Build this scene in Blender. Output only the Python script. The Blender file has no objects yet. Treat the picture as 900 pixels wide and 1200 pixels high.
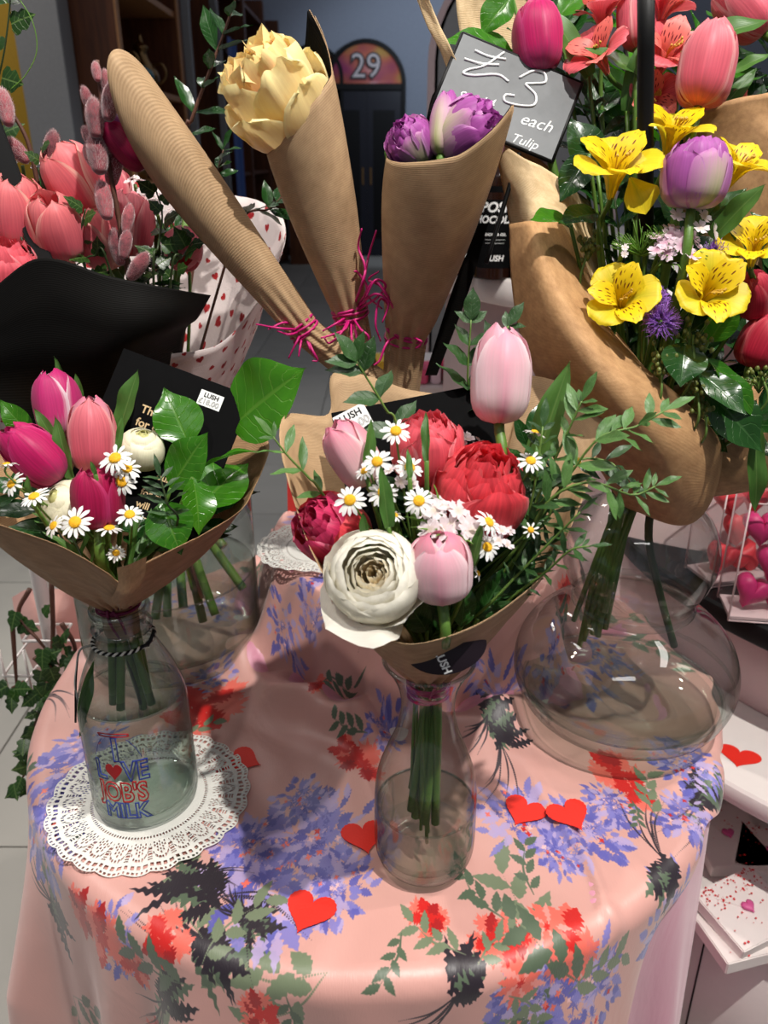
import bpy, math, random
import numpy as np
from mathutils import Vector, Matrix
PI = math.pi
C = bpy.context.scene.collection
scene = bpy.context.scene
RND = random.Random(7)
# ------------------------------------------------------------------ camera, light, exposure
F, TH, CAMZ = 950.0, math.radians(23.6), 1.42
cam = bpy.data.cameras.new('camera'); camo = bpy.data.objects.new('camera', cam); C.objects.link(camo)
camo.location = (0, 0, CAMZ); camo.rotation_euler = (PI/2-TH, 0, 0)
cam.sensor_fit = 'VERTICAL'; cam.sensor_height = 24; cam.lens = F/1200*24
cam.clip_start = .02; cam.clip_end = 60
scene.camera = camo
cam.dof.use_dof = True; cam.dof.focus_distance = .74; cam.dof.aperture_fstop = 6.0
vs = scene.view_settings
vs.view_transform = 'Standard'; vs.look = 'None'; vs.gamma = 1; vs.use_curve_mapping = False; vs.exposure = 0.0
scene.cycles.max_bounces = 10; scene.cycles.transparent_max_bounces = 24
scene.cycles.caustics_refractive = False; scene.cycles.caustics_reflective = False
w = bpy.data.worlds.new('world'); scene.world = w; w.use_nodes = True
w.node_tree.nodes['Background'].inputs[0].default_value = (.86, .88, 1, 1)
w.node_tree.nodes['Background'].inputs[1].default_value = .19

def spot(name, loc, tgt, power, color, size=.05, angle=60, blend=.5):
    l = bpy.data.lights.new(name, 'SPOT'); l.energy = power; l.color = color
    l.shadow_soft_size = size; l.spot_size = math.radians(angle); l.spot_blend = blend
    o = bpy.data.objects.new(name, l); C.objects.link(o); o.location = loc
    o.rotation_euler = (Vector(tgt)-Vector(loc)).to_track_quat('-Z', 'Y').to_euler()
    return o
spot('ceiling_spot_main', (.55, -.1, 3.3), (.1, .8, .9), 265, (1, .96, .9), .022, 46)
spot('ceiling_spot_left', (-.7, .25, 3.3), (-.15, .75, .9), 72, (1, .94, .86), .03, 42)
spot('ceiling_spot_right', (1.7, .9, 3.3), (.6, 1.0, .9), 85, (1, .93, .85), .05, 50)
spot('ceiling_spot_back', (-.2, 2.6, 3.4), (-.1, 1.0, 1.2), 40, (1, .94, .88), .06, 60)
spot('aisle_spot_floor', (-1.8, 1.4, 3.3), (-1.3, 1.3, 0), 190, (1, .97, .92), .1, 60)
spot('aisle_spot_far', (-2.2, 6.0, 3.3), (-3.3, 7.5, 1), 90, (1, .9, .8), .1, 80)
spot('aisle_spot_wall', (1.0, 10.5, 3.3), (0.6, 13.3, 1.8), 150, (.75, .85, 1), .3, 90)
spot('aisle_spot_tiles', (-.5, 4.0, 3.3), (.2, 4.6, 0), 55, (.8, .88, 1), .2, 100)

def panel(name, loc, sx, sy, power, color):
    l = bpy.data.lights.new(name, 'AREA'); l.shape = 'RECTANGLE'; l.size = sx; l.size_y = sy; l.energy = power; l.color = color
    o = bpy.data.objects.new(name, l); C.objects.link(o); o.location = loc; return o
panel('added_reflection_panel_left', (-1.6, 1.6, 3.4), .3, 1.2, 9, (1, .97, .92)); panel('added_reflection_panel_right', (1.5, .2, 3.4), .3, 1.2, 9, (1, .96, .9)); panel('added_reflection_panel_front', (-.4, -1.4, 3.4), 1.2, .3, 8, (1, .97, .93)); panel('added_aisle_fill', (-2.6, 4.2, 3.4), .4, 1.2, 22, (1, .93, .85))  # unseen area lights added for glass reflections and to brighten column and yellow wall

# ------------------------------------------------------------------ pixel helpers (photo pixel + distance -> point)
CT, ST = math.cos(TH), math.sin(TH)
CAMP = Vector((0, 0, CAMZ))
EX, EU, EF = Vector((1, 0, 0)), Vector((0, ST, CT)), Vector((0, CT, -ST))
def ray(px, py): return EF + EX*((px-450)/F) + EU*((600-py)/F)
def P(px, py, d):
    r = ray(px, py); return CAMP + r*(d/r.y)
def G(px, py, z):
    r = ray(px, py); return CAMP + r*((z-CAMZ)/r.z)
def ppm(p): return F/(Vector(p)-CAMP).dot(EF)          # pixels per metre at a point
def IMG(a, b, c=0): return (EX*a + EU*b - EF*c).normalized()   # right, up, towards the camera
def proj(p):
    q = Vector(p)-CAMP; z = q.dot(EF); return (450+F*q.dot(EX)/z, 600-F*q.dot(EU)/z)

# ------------------------------------------------------------------ object helpers
def mesh(name, v, f, mats, uv=None, smooth=True, fm=None):
    me = bpy.data.meshes.new(name)
    v = np.asarray(v, dtype=np.float32).reshape(-1, 3)
    if isinstance(f, np.ndarray):
        nf, k = f.shape
        me.vertices.add(len(v)); me.vertices.foreach_set('co', v.ravel())
        me.loops.add(nf*k); me.loops.foreach_set('vertex_index', f.ravel().astype(np.int32))
        me.polygons.add(nf); me.polygons.foreach_set('loop_start', np.arange(0, nf*k, k, dtype=np.int32))
        me.update(calc_edges=True); me.validate()
    else:
        me.from_pydata(v.tolist(), [], [list(x) for x in f])
    if uv is not None:
        l = me.uv_layers.new(name='UVMap'); li = np.zeros(len(me.loops), dtype=np.int32)
        me.loops.foreach_get('vertex_index', li)
        l.data.foreach_set('uv', np.asarray(uv, dtype=np.float32)[li].ravel())
    for m in (mats if isinstance(mats, (list, tuple)) else [mats]): me.materials.append(m)
    if smooth: me.polygons.foreach_set('use_smooth', np.ones(len(me.polygons), dtype=bool))
    if fm is not None: me.polygons.foreach_set('material_index', np.asarray(fm, dtype=np.int32))
    return me
def link(name, me, parent=None, M=None):
    o = bpy.data.objects.new(name, me); C.objects.link(o)
    if parent is not None: o.parent = parent
    if M is not None: o.matrix_local = M
    return o
def tag(o, label=None, cat=None, group=None, kind=None):
    if label: o['label'] = label
    if cat: o['category'] = cat
    if group: o['group'] = group
    if kind: o['kind'] = kind
    return o
def thing(name, label, cat, M=None, group=None):
    o = bpy.data.objects.new(name, None); C.objects.link(o); o.empty_display_size = .02
    if M is not None:
        o.matrix_world = M if isinstance(M, Matrix) else Matrix.Translation(Vector(M))
    return tag(o, label, cat, group)
def grid_faces(n, m, closed_m=False, off=0):
    i, j = np.meshgrid(np.arange(n-1), np.arange(m if closed_m else m-1), indexing='ij')
    j2 = (j+1) % m
    return (np.stack([i*m+j, i*m+j2, (i+1)*m+j2, (i+1)*m+j], -1).reshape(-1, 4)+off).astype(np.int32)
def basis(up, x=None):
    z = Vector(up).normalized(); x = Vector(x) if x is not None else Vector((1, 0, 0))
    if abs(x.normalized().dot(z)) > .98: x = Vector((0, 1, 0))
    y = z.cross(x).normalized(); x = y.cross(z)
    return Matrix((x, y, z)).transposed()
def frame(loc, up, x=None, s=1.0, spin=0):
    return Matrix.Translation(Vector(loc)) @ basis(up, x).to_4x4() @ Matrix.Rotation(spin, 4, 'Z') @ Matrix.Diagonal((s, s, s, 1))
def crv(xs, ys):
    """smooth (pchip like) curve through control values"""
    xs = np.asarray(xs, float); ys = np.asarray(ys, float)
    h = np.diff(xs); dl = np.diff(ys)/h; m = np.zeros(len(xs)); m[0] = dl[0]; m[-1] = dl[-1]
    for i in range(1, len(xs)-1): m[i] = 0 if dl[i-1]*dl[i] <= 0 else 2*dl[i-1]*dl[i]/(dl[i-1]+dl[i])
    def f(t):
        t = np.clip(t, xs[0], xs[-1]); k = np.clip(np.searchsorted(xs, t, side='right')-1, 0, len(h)-1)
        u = (t-xs[k])/h[k]; u2 = u*u; u3 = u2*u
        return (2*u3-3*u2+1)*ys[k]+(u3-2*u2+u)*h[k]*m[k]+(-2*u3+3*u2)*ys[k+1]+(u3-u2)*h[k]*m[k+1]
    return f
def catmull(pts, n):
    pts = [Vector(p) for p in pts]; out = []
    if len(pts) == 2: return [pts[0].lerp(pts[1], i/(n-1)) for i in range(n)]
    q = [pts[0]*2-pts[1]]+pts+[pts[-1]*2-pts[-2]]
    for i in range(n):
        t = i/(n-1)*(len(pts)-1); k = min(int(t), len(pts)-2); u = t-k
        a, b, c, d = q[k:k+4]
        out.append(.5*((2*b)+(c-a)*u+(2*a-5*b+4*c-d)*u*u+(3*b-a-3*c+d)*u**3))
    return out
def tube_vf(pts, r, k=8, n=None, caps=True, off=0):
    """r: number or list over the length"""
    if n: pts = catmull(pts, n)
    n = len(pts); V = []; up = Vector((.13, .21, .97))
    for i, p in enumerate(pts):
        t = (pts[min(i+1, n-1)]-pts[max(i-1, 0)]).normalized()
        a = t.cross(up); a = a.normalized() if a.length > 1e-4 else t.orthogonal().normalized()
        b = t.cross(a); up = a.cross(t)
        ri = r if not hasattr(r, '__len__') else np.interp(i/(n-1), np.linspace(0, 1, len(r)), r)
        for j in range(k):
            an = 2*PI*j/k; V.append(p+(a*math.cos(an)+b*math.sin(an))*ri)
    Fc = [tuple(int(x) for x in q) for q in grid_faces(n, k, True, off)]
    if caps: Fc += [tuple(off+j for j in range(k))[::-1], tuple(off+(n-1)*k+j for j in range(k))]
    return V, Fc
def tube(name, pts, r, mat, parent=None, k=8, n=None, local=False):
    pts = [Vector(p) for p in pts]
    if parent is not None and not local:
        inv = parent.matrix_world.inverted(); pts = [inv @ p for p in pts]
        s = inv.to_scale()[0]; r = r*s if not hasattr(r, '__len__') else [x*s for x in r]
    V, Fc = tube_vf(pts, r, k, n)
    return link(name, mesh(name, V, Fc, mat), parent)
def tubes(name, lst, mat, parent=None, k=5):
    V, Fc = [], []
    for pts, r, n in lst:
        v, f = tube_vf([Vector(p) for p in pts], r, k, n, True, len(V)); V += v; Fc += f
    return link(name, mesh(name, V, Fc, mat), parent)
def lathe_me(name, prof, mat, k=64, fm=None):
    prof = np.asarray(prof, float); n = len(prof); a = np.linspace(0, 2*PI, k, endpoint=False)
    V = np.stack([np.outer(prof[:, 0], np.cos(a)), np.outer(prof[:, 0], np.sin(a)), np.repeat(prof[:, 1:2], k, 1)], -1).reshape(-1, 3)
    return mesh(name, V, grid_faces(n, k, True)[:, ::-1], mat)
def smooth_prof(pts, n=60):
    c = catmull([(p[0], 0, p[1]) for p in pts], n); return [(max(p.x, 0), p.z) for p in c]
def box_vf(x0, x1, y0, y1, z0, z1, off=0):
    v = [(x, y, z) for z in (z0, z1) for y in (y0, y1) for x in (x0, x1)]
    f = [(0, 2, 3, 1), (4, 5, 7, 6), (0, 1, 5, 4), (2, 6, 7, 3), (0, 4, 6, 2), (1, 3, 7, 5)]
    return v, [tuple(i+off for i in q) for q in f]
def box(name, b, mat, parent=None, bevel=0):
    cx, cy, cz = (b[0]+b[1])/2, (b[2]+b[3])/2, (b[4]+b[5])/2
    v, f = box_vf(b[0]-cx, b[1]-cx, b[2]-cy, b[3]-cy, b[4]-cz, b[5]-cz)
    me = mesh(name, v, f, mat, smooth=False)
    if bevel:
        import bmesh
        bm = bmesh.new(); bm.from_mesh(me); bmesh.ops.bevel(bm, geom=bm.edges[:], offset=bevel, segments=2, affect='EDGES'); bm.to_mesh(me); bm.free()
    o = link(name, me, parent); o.location = (cx, cy, cz); return o
def join_vf(lst):
    V, Fc = [], []
    for v, f in lst:
        o = len(V); V += list(v); Fc += [tuple(i+o for i in q) for q in f]
    return V, Fc
def sheet_me(name, rows, n, m, mat, closed=False, uvs=(1, 1), fn=None, thick=0):
    """smooth surface through a grid of control points"""
    cols = [catmull(r+[r[0]] if closed else r, m) for r in rows]
    G_ = [catmull([cols[i][j] for i in range(len(rows))], n) for j in range(m)]
    V = np.array([[G_[j][i][:] for j in range(m)] for i in range(n)])
    if fn is not None: V = fn(V)
    ii, jj = np.meshgrid(np.linspace(0, 1, n), np.linspace(0, 1, m), indexing='ij')
    uv = np.stack([jj*uvs[0], ii*uvs[1]], -1).reshape(-1, 2)
    me = mesh(name, V.reshape(-1, 3), grid_faces(n, m), mat, uv)
    return me
def solid(o, t):
    md = o.modifiers.new('solidify', 'SOLIDIFY'); md.thickness = t; md.offset = 0; return o
_txt = {}
def text_me(name, s, size, mat, outline=0, extrude=0, align='CENTER', spacing=1.0, shear=0, bold=0):
    cu = bpy.data.curves.new('t', 'FONT'); cu.body = s; cu.size = size; cu.align_x = align; cu.align_y = 'CENTER'
    cu.space_character = spacing; cu.shear = shear; cu.offset = bold; cu.resolution_u = 3
    if outline: cu.fill_mode = 'NONE'; cu.bevel_depth = outline; cu.bevel_resolution = 0
    else: cu.extrude = extrude
    o = bpy.data.objects.new('t', cu); C.objects.link(o)
    me = bpy.data.meshes.new_from_object(o.evaluated_get(bpy.context.evaluated_depsgraph_get()))
    bpy.data.objects.remove(o); me.name = name; me.materials.clear(); me.materials.append(mat); return me

# ------------------------------------------------------------------ materials
def srgb(r, g=None, b=None):
    if g is None: r, g, b = r
    def l(c):
        c /= 255; return c/12.92 if c <= .04045 else ((c+.055)/1.055)**2.4
    return (l(r), l(g), l(b), 1)
class NT:
    def __init__(s, name):
        s.m = bpy.data.materials.new(name); s.m.use_nodes = True; s.t = s.m.node_tree; s.t.nodes.clear()
        s.out = s.n('ShaderNodeOutputMaterial')
    def n(s, t, **kw):
        x = s.t.nodes.new(t)
        for k, v in kw.items():
            if k in x.inputs.keys() if isinstance(k, str) and hasattr(x, 'inputs') else False: s.set(x.inputs[k], v)
            else: setattr(x, k, v)
        return x
    def set(s, inp, v):
        if isinstance(v, bpy.types.NodeSocket): s.t.links.new(v, inp)
        else: inp.default_value = v
    def ln(s, a, b): s.t.links.new(a, b)
    def noise(s, scale, detail=3, vec=None, rough=.5, dist=0):
        x = s.n('ShaderNodeTexNoise'); x.inputs['Scale'].default_value = scale; x.inputs['Detail'].default_value = detail
        x.inputs['Roughness'].default_value = rough; x.inputs['Distortion'].default_value = dist
        if vec is not None: s.ln(vec, x.inputs['Vector'])
        return x.outputs['Fac']
    def ramp(s, fac, stops, interp='LINEAR'):
        x = s.n('ShaderNodeValToRGB'); x.color_ramp.interpolation = interp; e = x.color_ramp.elements
        while len(e) < len(stops): e.new(.5)
        for q, (p, c) in zip(e, stops): q.position = p; q.color = c if len(c) == 4 else (*c, 1)
        s.ln(fac, x.inputs[0]); return x.outputs['Color']
    def mix(s, fac, a, b, mode='MIX'):
        x = s.n('ShaderNodeMix'); x.data_type = 'RGBA'; x.blend_type = mode
        s.set(x.inputs[0], fac); s.set(x.inputs[6], a); s.set(x.inputs[7], b); return x.outputs[2]
    def math(s, op, a, b=0.0, c=None):
        x = s.n('ShaderNodeMath'); x.operation = op; s.set(x.inputs[0], a); s.set(x.inputs[1], b)
        if c is not None: s.set(x.inputs[2], c)
        return x.outputs[0]
    def uv(s):
        x = s.n('ShaderNodeUVMap'); x.uv_map = 'UVMap'; y = s.n('ShaderNodeSeparateXYZ'); s.ln(x.outputs[0], y.inputs[0]); return x.outputs[0], y.outputs[0], y.outputs[1]
    def obj(s): return s.n('ShaderNodeTexCoord').outputs['Object']
    def rand(s): return s.n('ShaderNodeObjectInfo').outputs['Random']
    def bump(s, h, strength=.3, dist=.001):
        x = s.n('ShaderNodeBump'); x.inputs['Strength'].default_value = strength; x.inputs['Distance'].default_value = dist
        s.ln(h, x.inputs['Height']); return x.outputs['Normal']
    def pbr(s, color, rough=.5, metal=0, spec=.5, normal=None, transl=0, tcol=None, sheen=0, coat=0, alpha=None, emis=None):
        p = s.n('ShaderNodeBsdfPrincipled'); s.set(p.inputs['Base Color'], color); s.set(p.inputs['Roughness'], rough)
        s.set(p.inputs['Metallic'], metal); s.set(p.inputs['Specular IOR Level'], spec); s.set(p.inputs['Sheen Weight'], sheen)
        s.set(p.inputs['Coat Weight'], coat)
        if normal is not None: s.ln(normal, p.inputs['Normal'])
        if alpha is not None: s.set(p.inputs['Alpha'], alpha)
        if emis: s.set(p.inputs['Emission Color'], emis[0]); p.inputs['Emission Strength'].default_value = emis[1]
        sh = p.outputs[0]
        if transl:
            t = s.n('ShaderNodeBsdfTranslucent'); s.set(t.inputs[0], tcol if tcol is not None else color)
            x = s.n('ShaderNodeMixShader'); x.inputs[0].default_value = transl; s.ln(sh, x.inputs[1]); s.ln(t.outputs[0], x.inputs[2]); sh = x.outputs[0]
        s.ln(sh, s.out.inputs[0]); return s.m
def flat(name, c, rough=.5, metal=0, spec=.5, bump=0, sheen=0, coat=0, nscale=60, var=.12):
    t = NT(name); o = t.obj(); nz = t.noise(nscale, 4, o)
    col = t.mix(nz, tuple(x*(1-var) for x in srgb(c)[:3])+(1,), tuple(min(1, x*(1+var)) for x in srgb(c)[:3])+(1,))
    return t.pbr(col, rough, metal, spec, t.bump(nz, bump, .002) if bump else None, 0, None, sheen, coat)
def petal_mat(name, base, mid, tip, edge=None, streak=.25, transl=.3, rough=.45, center=None, ew=.25):
    """colour runs along the petal (v) and to its edges (u)"""
    t = NT(name); vec, u, v = t.uv()
    mp = t.n('ShaderNodeMapping'); mp.inputs['Scale'].default_value = (26, 1.6, 1); t.ln(vec, mp.inputs[0])
    st = t.noise(1, 3, mp.outputs[0])
    vv = t.math('ADD', v, t.math('MULTIPLY', t.math('SUBTRACT', st, .5), .35))
    c = t.ramp(vv, [(0.02, srgb(base)), (.45, srgb(mid)), (1, srgb(tip))])
    e = t.math('ABSOLUTE', t.math('MULTIPLY_ADD', u, 2, -1))
    if edge: 
        ee = t.math('ADD', e, t.math('MULTIPLY', t.math('SUBTRACT', st, .5), .5))
        c = t.mix(t.ramp(ee, [(1-ew, (0, 0, 0)), (1, (1, 1, 1))]), c, srgb(edge))
    if center:
        c = t.mix(t.math('MULTIPLY', t.ramp(e, [(.0, (1, 1, 1)), (.35, (0, 0, 0))]), t.ramp(v, [(.0, (1, 1, 1)), (.9, (0, 0, 0))])), c, srgb(center))
    dark = t.mix(1, c, (1-streak, 1-streak, 1-streak, 1), 'MULTIPLY')
    c = t.mix(t.ramp(st, [(.35, (0, 0, 0)), (.7, (1, 1, 1))]), dark, c)
    return t.pbr(c, rough, 0, .35, t.bump(st, .35, .0006), transl, None, .1)
def leaf_mat(name, dark, light, vein, rough=.3, transl=.22, nv=9, veins=True, vs=.5):
    t = NT(name); vec, u, v = t.uv()
    e = t.math('ABSOLUTE', t.math('MULTIPLY_ADD', u, 2, -1))
    nz = t.noise(5, 3, vec); rn = t.rand()
    c = t.mix(t.math('ADD', t.math('MULTIPLY', nz, .6), t.math('MULTIPLY', rn, .5)), srgb(dark), srgb(light))
    if veins:
        a = t.math('SUBTRACT', v, t.math('MULTIPLY', e, .22)); a = t.math('ADD', t.math('MULTIPLY', a, nv), t.math('MULTIPLY', nz, .8))
        s = t.math('PINGPONG', a, .5); lines = t.ramp(s, [(0, (1, 1, 1)), (.07, (0, 0, 0))])
        midr = t.ramp(e, [(0, (1, 1, 1)), (.035, (.8, .8, .8)), (.07, (0, 0, 0))])
        both = t.mix(1, lines, midr, 'LIGHTEN')
        c = t.mix(t.math('MULTIPLY', both, vs), c, srgb(vein))
        nrm = t.bump(t.math('SUBTRACT', t.math('MULTIPLY', nz, .3), t.math('MULTIPLY', both, .7)), .4, .001)
    else:
        w_ = t.math('PINGPONG', t.math('MULTIPLY', u, 16), .5); nrm = t.bump(w_, .25, .0006)
        c = t.mix(t.math('MULTIPLY', t.ramp(e, [(0, (1, 1, 1)), (.08, (0, 0, 0))]), .5), c, srgb(vein))
    return t.pbr(c, rough, 0, .5, nrm, transl)
def kraft_mat(name, a, b, freq=42, rough=.62, axis='V', amt=.55, transl=.12):
    """brown wrapping paper with fine parallel ribs"""
    t = NT(name); vec, u, v = t.uv(); x = v if axis == 'V' else u
    w_ = t.math('MULTIPLY_ADD', t.math('SINE', t.math('MULTIPLY', x, freq*2*PI)), .5, .5)
    nz = t.noise(9, 5, vec, .65); fib = t.noise(180, 2, vec)
    f = t.math('ADD', t.math('MULTIPLY', w_, amt*.5), t.math('MULTIPLY', nz, .9)); f = t.math('ADD', f, t.math('MULTIPLY', fib, .25))
    c = t.ramp(f, [(.3, srgb(a)), (.95, srgb(b))])
    return t.pbr(c, rough, 0, .25, t.bump(t.math('ADD', w_, t.math('MULTIPLY', nz, 1.2)), .3, .0006), transl)
def thin_glass(name, tint=(.925, .942, .93), edge=(.10, .15, .125), rough=0.0, ior=1.5, epow=2.9, refl=1.0):
    t = NT(name); lw = t.n('ShaderNodeLayerWeight'); lw.inputs[0].default_value = .5
    fc = t.math('POWER', lw.outputs['Facing'], epow)
    tr = t.n('ShaderNodeBsdfTransparent'); t.ln(t.mix(fc, (*tint, 1), (*edge, 1)), tr.inputs[0])
    gl = t.n('ShaderNodeBsdfGlossy'); gl.inputs['Roughness'].default_value = rough; gl.inputs[0].default_value = (1, 1, 1, 1)
    nz = t.noise(14, 2, t.obj()); nm = t.bump(nz, .12, .004); t.ln(nm, gl.inputs['Normal'])
    r0 = ((ior-1)/(ior+1))**2*1.6          # a wall has two faces
    fr = t.math('MULTIPLY_ADD', t.math('POWER', lw.outputs['Facing'], 5.0), (1-r0)*.7*refl, r0*refl)
    mx = t.n('ShaderNodeMixShader'); t.ln(fr, mx.inputs[0]); t.ln(tr.outputs[0], mx.inputs[1]); t.ln(gl.outputs[0], mx.inputs[2])
    t.ln(mx.outputs[0], t.out.inputs[0]); return t.m
# image painted in memory by numpy (flat print on cloth / tissue)
def np_image(name, arr):
    h, w_ = arr.shape[:2]; im = bpy.data.images.new(name, w_, h, alpha=False)
    a = np.ones((h, w_, 4), np.float32); a[..., :3] = arr; im.pixels.foreach_set(a.ravel()); im.pack(); return im
class Paint:
    def __init__(s, n, base, ext):          # ext = (x0, y0, size)
        s.n = n; s.a = np.ones((n, n, 3), np.float32)*np.array(base, np.float32)/255; s.x0, s.y0, s.sz = ext
    def blob(s, cx, cy, rad, fn, col, alpha=1.0):
        k = s.n/s.sz; px, py, pr = (cx-s.x0)*k, (cy-s.y0)*k, rad*k
        x0, x1, y0, y1 = [int(v) for v in (px-pr-2, px+pr+3, py-pr-2, py+pr+3)]
        x0, y0, x1, y1 = max(x0, 0), max(y0, 0), min(x1, s.n), min(y1, s.n)
        if x1 <= x0 or y1 <= y0: return
        Y, X = np.mgrid[y0:y1, x0:x1]; X = (X-px)/k; Y = (Y-py)/k
        m = np.clip(fn(X, Y)*k+.5, 0, 1)[..., None]*alpha
        s.a[y0:y1, x0:x1] = s.a[y0:y1, x0:x1]*(1-m)+np.array(col, np.float32)/255*m
    def leaf(s, x, y, ang, L, W, col, jag=0, alpha=1.0, bend=0):
        ca, sa = math.cos(ang), math.sin(ang); ph = RND.random()*9
        def fn(X, Y):
            a = X*ca+Y*sa; b = -X*sa+Y*ca; b = b-bend*a*a/L; t = np.clip(a/L, 0, 1)
            wv = W*np.sin(PI*t**.8)*(1+jag*np.sin(a/L*34+ph)*np.sign(b))
            return np.where((a > 0) & (a < L), wv-np.abs(b), -1)
        s.blob(x, y, L*1.15+W, fn, col, alpha)
    def splat(s, x, y, r, col, k=7, jag=.35, alpha=1.0, asp=1.0):
        ph, ph2 = RND.random()*7, RND.random()*7; ang = RND.random()*3
        def fn(X, Y):
            a = X*math.cos(ang)+Y*math.sin(ang); b = (-X*math.sin(ang)+Y*math.cos(ang))*asp
            th = np.arctan2(b, a); rr = np.hypot(a, b)
            return r*(1-jag+jag*(.5*np.sin(k*th+ph)+.3*np.sin((2*k+1)*th+ph2)+.2*np.sin(31*th)))-rr
        s.blob(x, y, r*1.3, fn, col, alpha)
    def stroke(s, pts, wd, col):
        pts = catmull([(p[0], p[1], 0) for p in pts], 40)
        for i, p in enumerate(pts):
            t = i/39; r = wd*(.25+math.sin(PI*min(1, t+.1))*.75)
            s.blob(p.x, p.y, r, lambda X, Y: r-np.hypot(X, Y), col)
# ================================================================== the room
M_tile = (lambda t: t.pbr(t.mix(t.rand(), t.mix(t.noise(7, 6, t.obj()), srgb(146, 144, 138), srgb(172, 169, 160)), t.mix(t.noise(5, 6, t.obj()), srgb(156, 154, 147), srgb(180, 176, 168))),
          t.math('MULTIPLY_ADD', t.noise(12, 3, t.obj()), .2, .45), 0, .35, t.bump(t.noise(160, 3, t.obj()), .12, .001)))(NT('floor_tile'))
M_grout = flat('grout', (95, 93, 90), .9)
M_wall = flat('wall_paint', (150, 158, 172), .8, bump=.1)
M_yellow = flat('yellow_paint', (168, 132, 22), .7)
M_grey = flat('grey_column_paint', (140, 141, 142), .7)
M_wood = (lambda t: t.pbr(t.ramp(t.noise(3, 5, (lambda mp: (mp.inputs['Scale'].__setattr__('default_value', (12, 12, 1)), t.ln(t.obj(), mp.inputs[0]), mp.outputs[0])[2])(t.n('ShaderNodeMapping')), .6, .4), [(.3, srgb(74, 38, 18)), (.7, srgb(112, 62, 32))]), .45, 0, .4))(NT('walnut_wood'))
M_woodl = flat('oak_edge', (176, 122, 74), .5)
M_navy = flat('navy_door_paint', (17, 20, 34), .35)
M_black = flat('matt_black', (8, 8, 9), .5, spec=.25)
M_white = flat('white_lacquer', (226, 218, 214), .35, var=.03)
M_brass = flat('aged_brass', (150, 120, 80), .3, 1)
M_teal = flat('teal_glaze', (40, 110, 120), .25)
M_blue = flat('blue_cloth', (70, 100, 165), .6)
M_green = flat('green_board', (20, 105, 75), .5)

floor = link('floor', mesh('floor', [(-9, -3, -.012), (7, -3, -.012), (7, 14.5, -.012), (-9, 14.5, -.012)], [(0, 1, 2, 3)], M_grout, smooth=False)); tag(floor, kind='structure')
import bmesh
def bev_me(me, w_, seg=2):
    bm = bmesh.new(); bm.from_mesh(me); bmesh.ops.bevel(bm, geom=bm.edges[:], offset=w_, segments=seg, affect='EDGES'); bm.to_mesh(me); bm.free(); return me
ts = .62
v_, f_ = box_vf(-ts/2+.002, ts/2-.002, -ts/2+.002, ts/2-.002, -.012, 0); tile_me = bev_me(mesh('tile', v_, f_, M_tile, smooth=False), .001, 1)
for iy in range(-1, 22):
    for ix in range(-7, 5):
        x, y = -1.0+ix*ts+ts/2, 1.37+iy*ts+ts/2-ts
        if abs(x) > .62*y+1.3: continue
        o = link('tile', tile_me, floor); o.location = (x, y, RND.uniform(-.0006, .0006))
def wall(name, b, m): o = box(name, b, m); tag(o, kind='structure'); return o
wall('wall_back', (-2.2, 4.5, 13.4, 13.55, 0, 3.6), M_wall)
wl = wall('wall_left', (-2.15, -1.95, 5.3, 13.4, 0, 3.6), M_wall)
wall('wall_side_left', (-5.5, -1.92, 5.25, 5.35, 0, 3.6), M_yellow)
tag(box('wall_column', (-1.90, -1.66, 4.80, 4.97, 0, 3.6), M_grey, bevel=.004), kind='structure')
wall('wall_right', (3.3, 3.45, 3.0, 13.4, 0, 3.6), M_wall)
def arch_vf(w_, h, depth, n=20, y0=0):
    """arched slab: width, total height, thickness; front at y0"""
    r = w_/2; pts = [(-r, 0), (r, 0)]+[(r*math.cos(a), h-r+r*math.sin(a)) for a in np.linspace(0, PI, n)]
    k = len(pts); V = [(x, y0, z) for x, z in pts]+[(x, y0+depth, z) for x, z in pts]
    return V, [tuple(range(k)), tuple(range(2*k-1, k-1, -1))]+[(i, i+k, (i+1) % k+k, (i+1) % k) for i in range(k)]
def arch_ring_vf(w_, h, t, depth, n=24):
    r = w_/2; r2 = r-t
    o = [(-r, 0)]+[(r*math.cos(a), h-r+r*math.sin(a)) for a in np.linspace(PI, 0, n)]+[(r, 0)]
    i_ = [(-r2, 0)]+[(r2*math.cos(a), h-r+r2*math.sin(a)) for a in np.linspace(PI, 0, n)]+[(r2, 0)]
    k = len(o); V = [(x, 0, z) for x, z in o]+[(x, 0, z) for x, z in i_]+[(x, depth, z) for x, z in o]+[(x, depth, z) for x, z in i_]
    Fc = []
    for j in range(k-1):
        Fc += [(j, j+1, k+j+1, k+j), (2*k+j+1, 2*k+j, 3*k+j, 3*k+j+1), (j+1, j, 2*k+j, 2*k+j+1), (k+j, k+j+1, 3*k+j+1, 3*k+j)]
    return V, Fc
# the arched "29" door
door = link('door_1', mesh('door_1', *arch_ring_vf(1.16, 2.98, .06, .12), M_black, smooth=False)); door.location = (-.26, 13.28, 0); tag(door, kind='structure')
for sx in (-1, 1):
    p = box('door_panel', (-.26+(0 if sx > 0 else -.52), -.26+(.52 if sx > 0 else 0), 13.33, 13.38, 0, 2.33), M_navy, bevel=.01); p.parent = door; p.location = Vector(p.location)-door.location
    q = box('panel_moulding', (-.16, .16, -.034, -.024, -.9, .9), M_black, p, bevel=.004)
    h = box('handle', (-.012-sx*.2, .012-sx*.2, -.05, -.02, -.12, .12), M_brass, p)
tr_ = box('transom', (-.53, .53, -.0, .1, 2.33, 2.41), M_black, door)
t = NT('fanlight_print'); col = t.ramp(t.noise(1.6, 2, t.obj()), [(.35, srgb(150, 70, 110)), (.5, srgb(190, 110, 90)), (.62, srgb(190, 165, 90)), (.7, srgb(170, 80, 120))])
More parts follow.
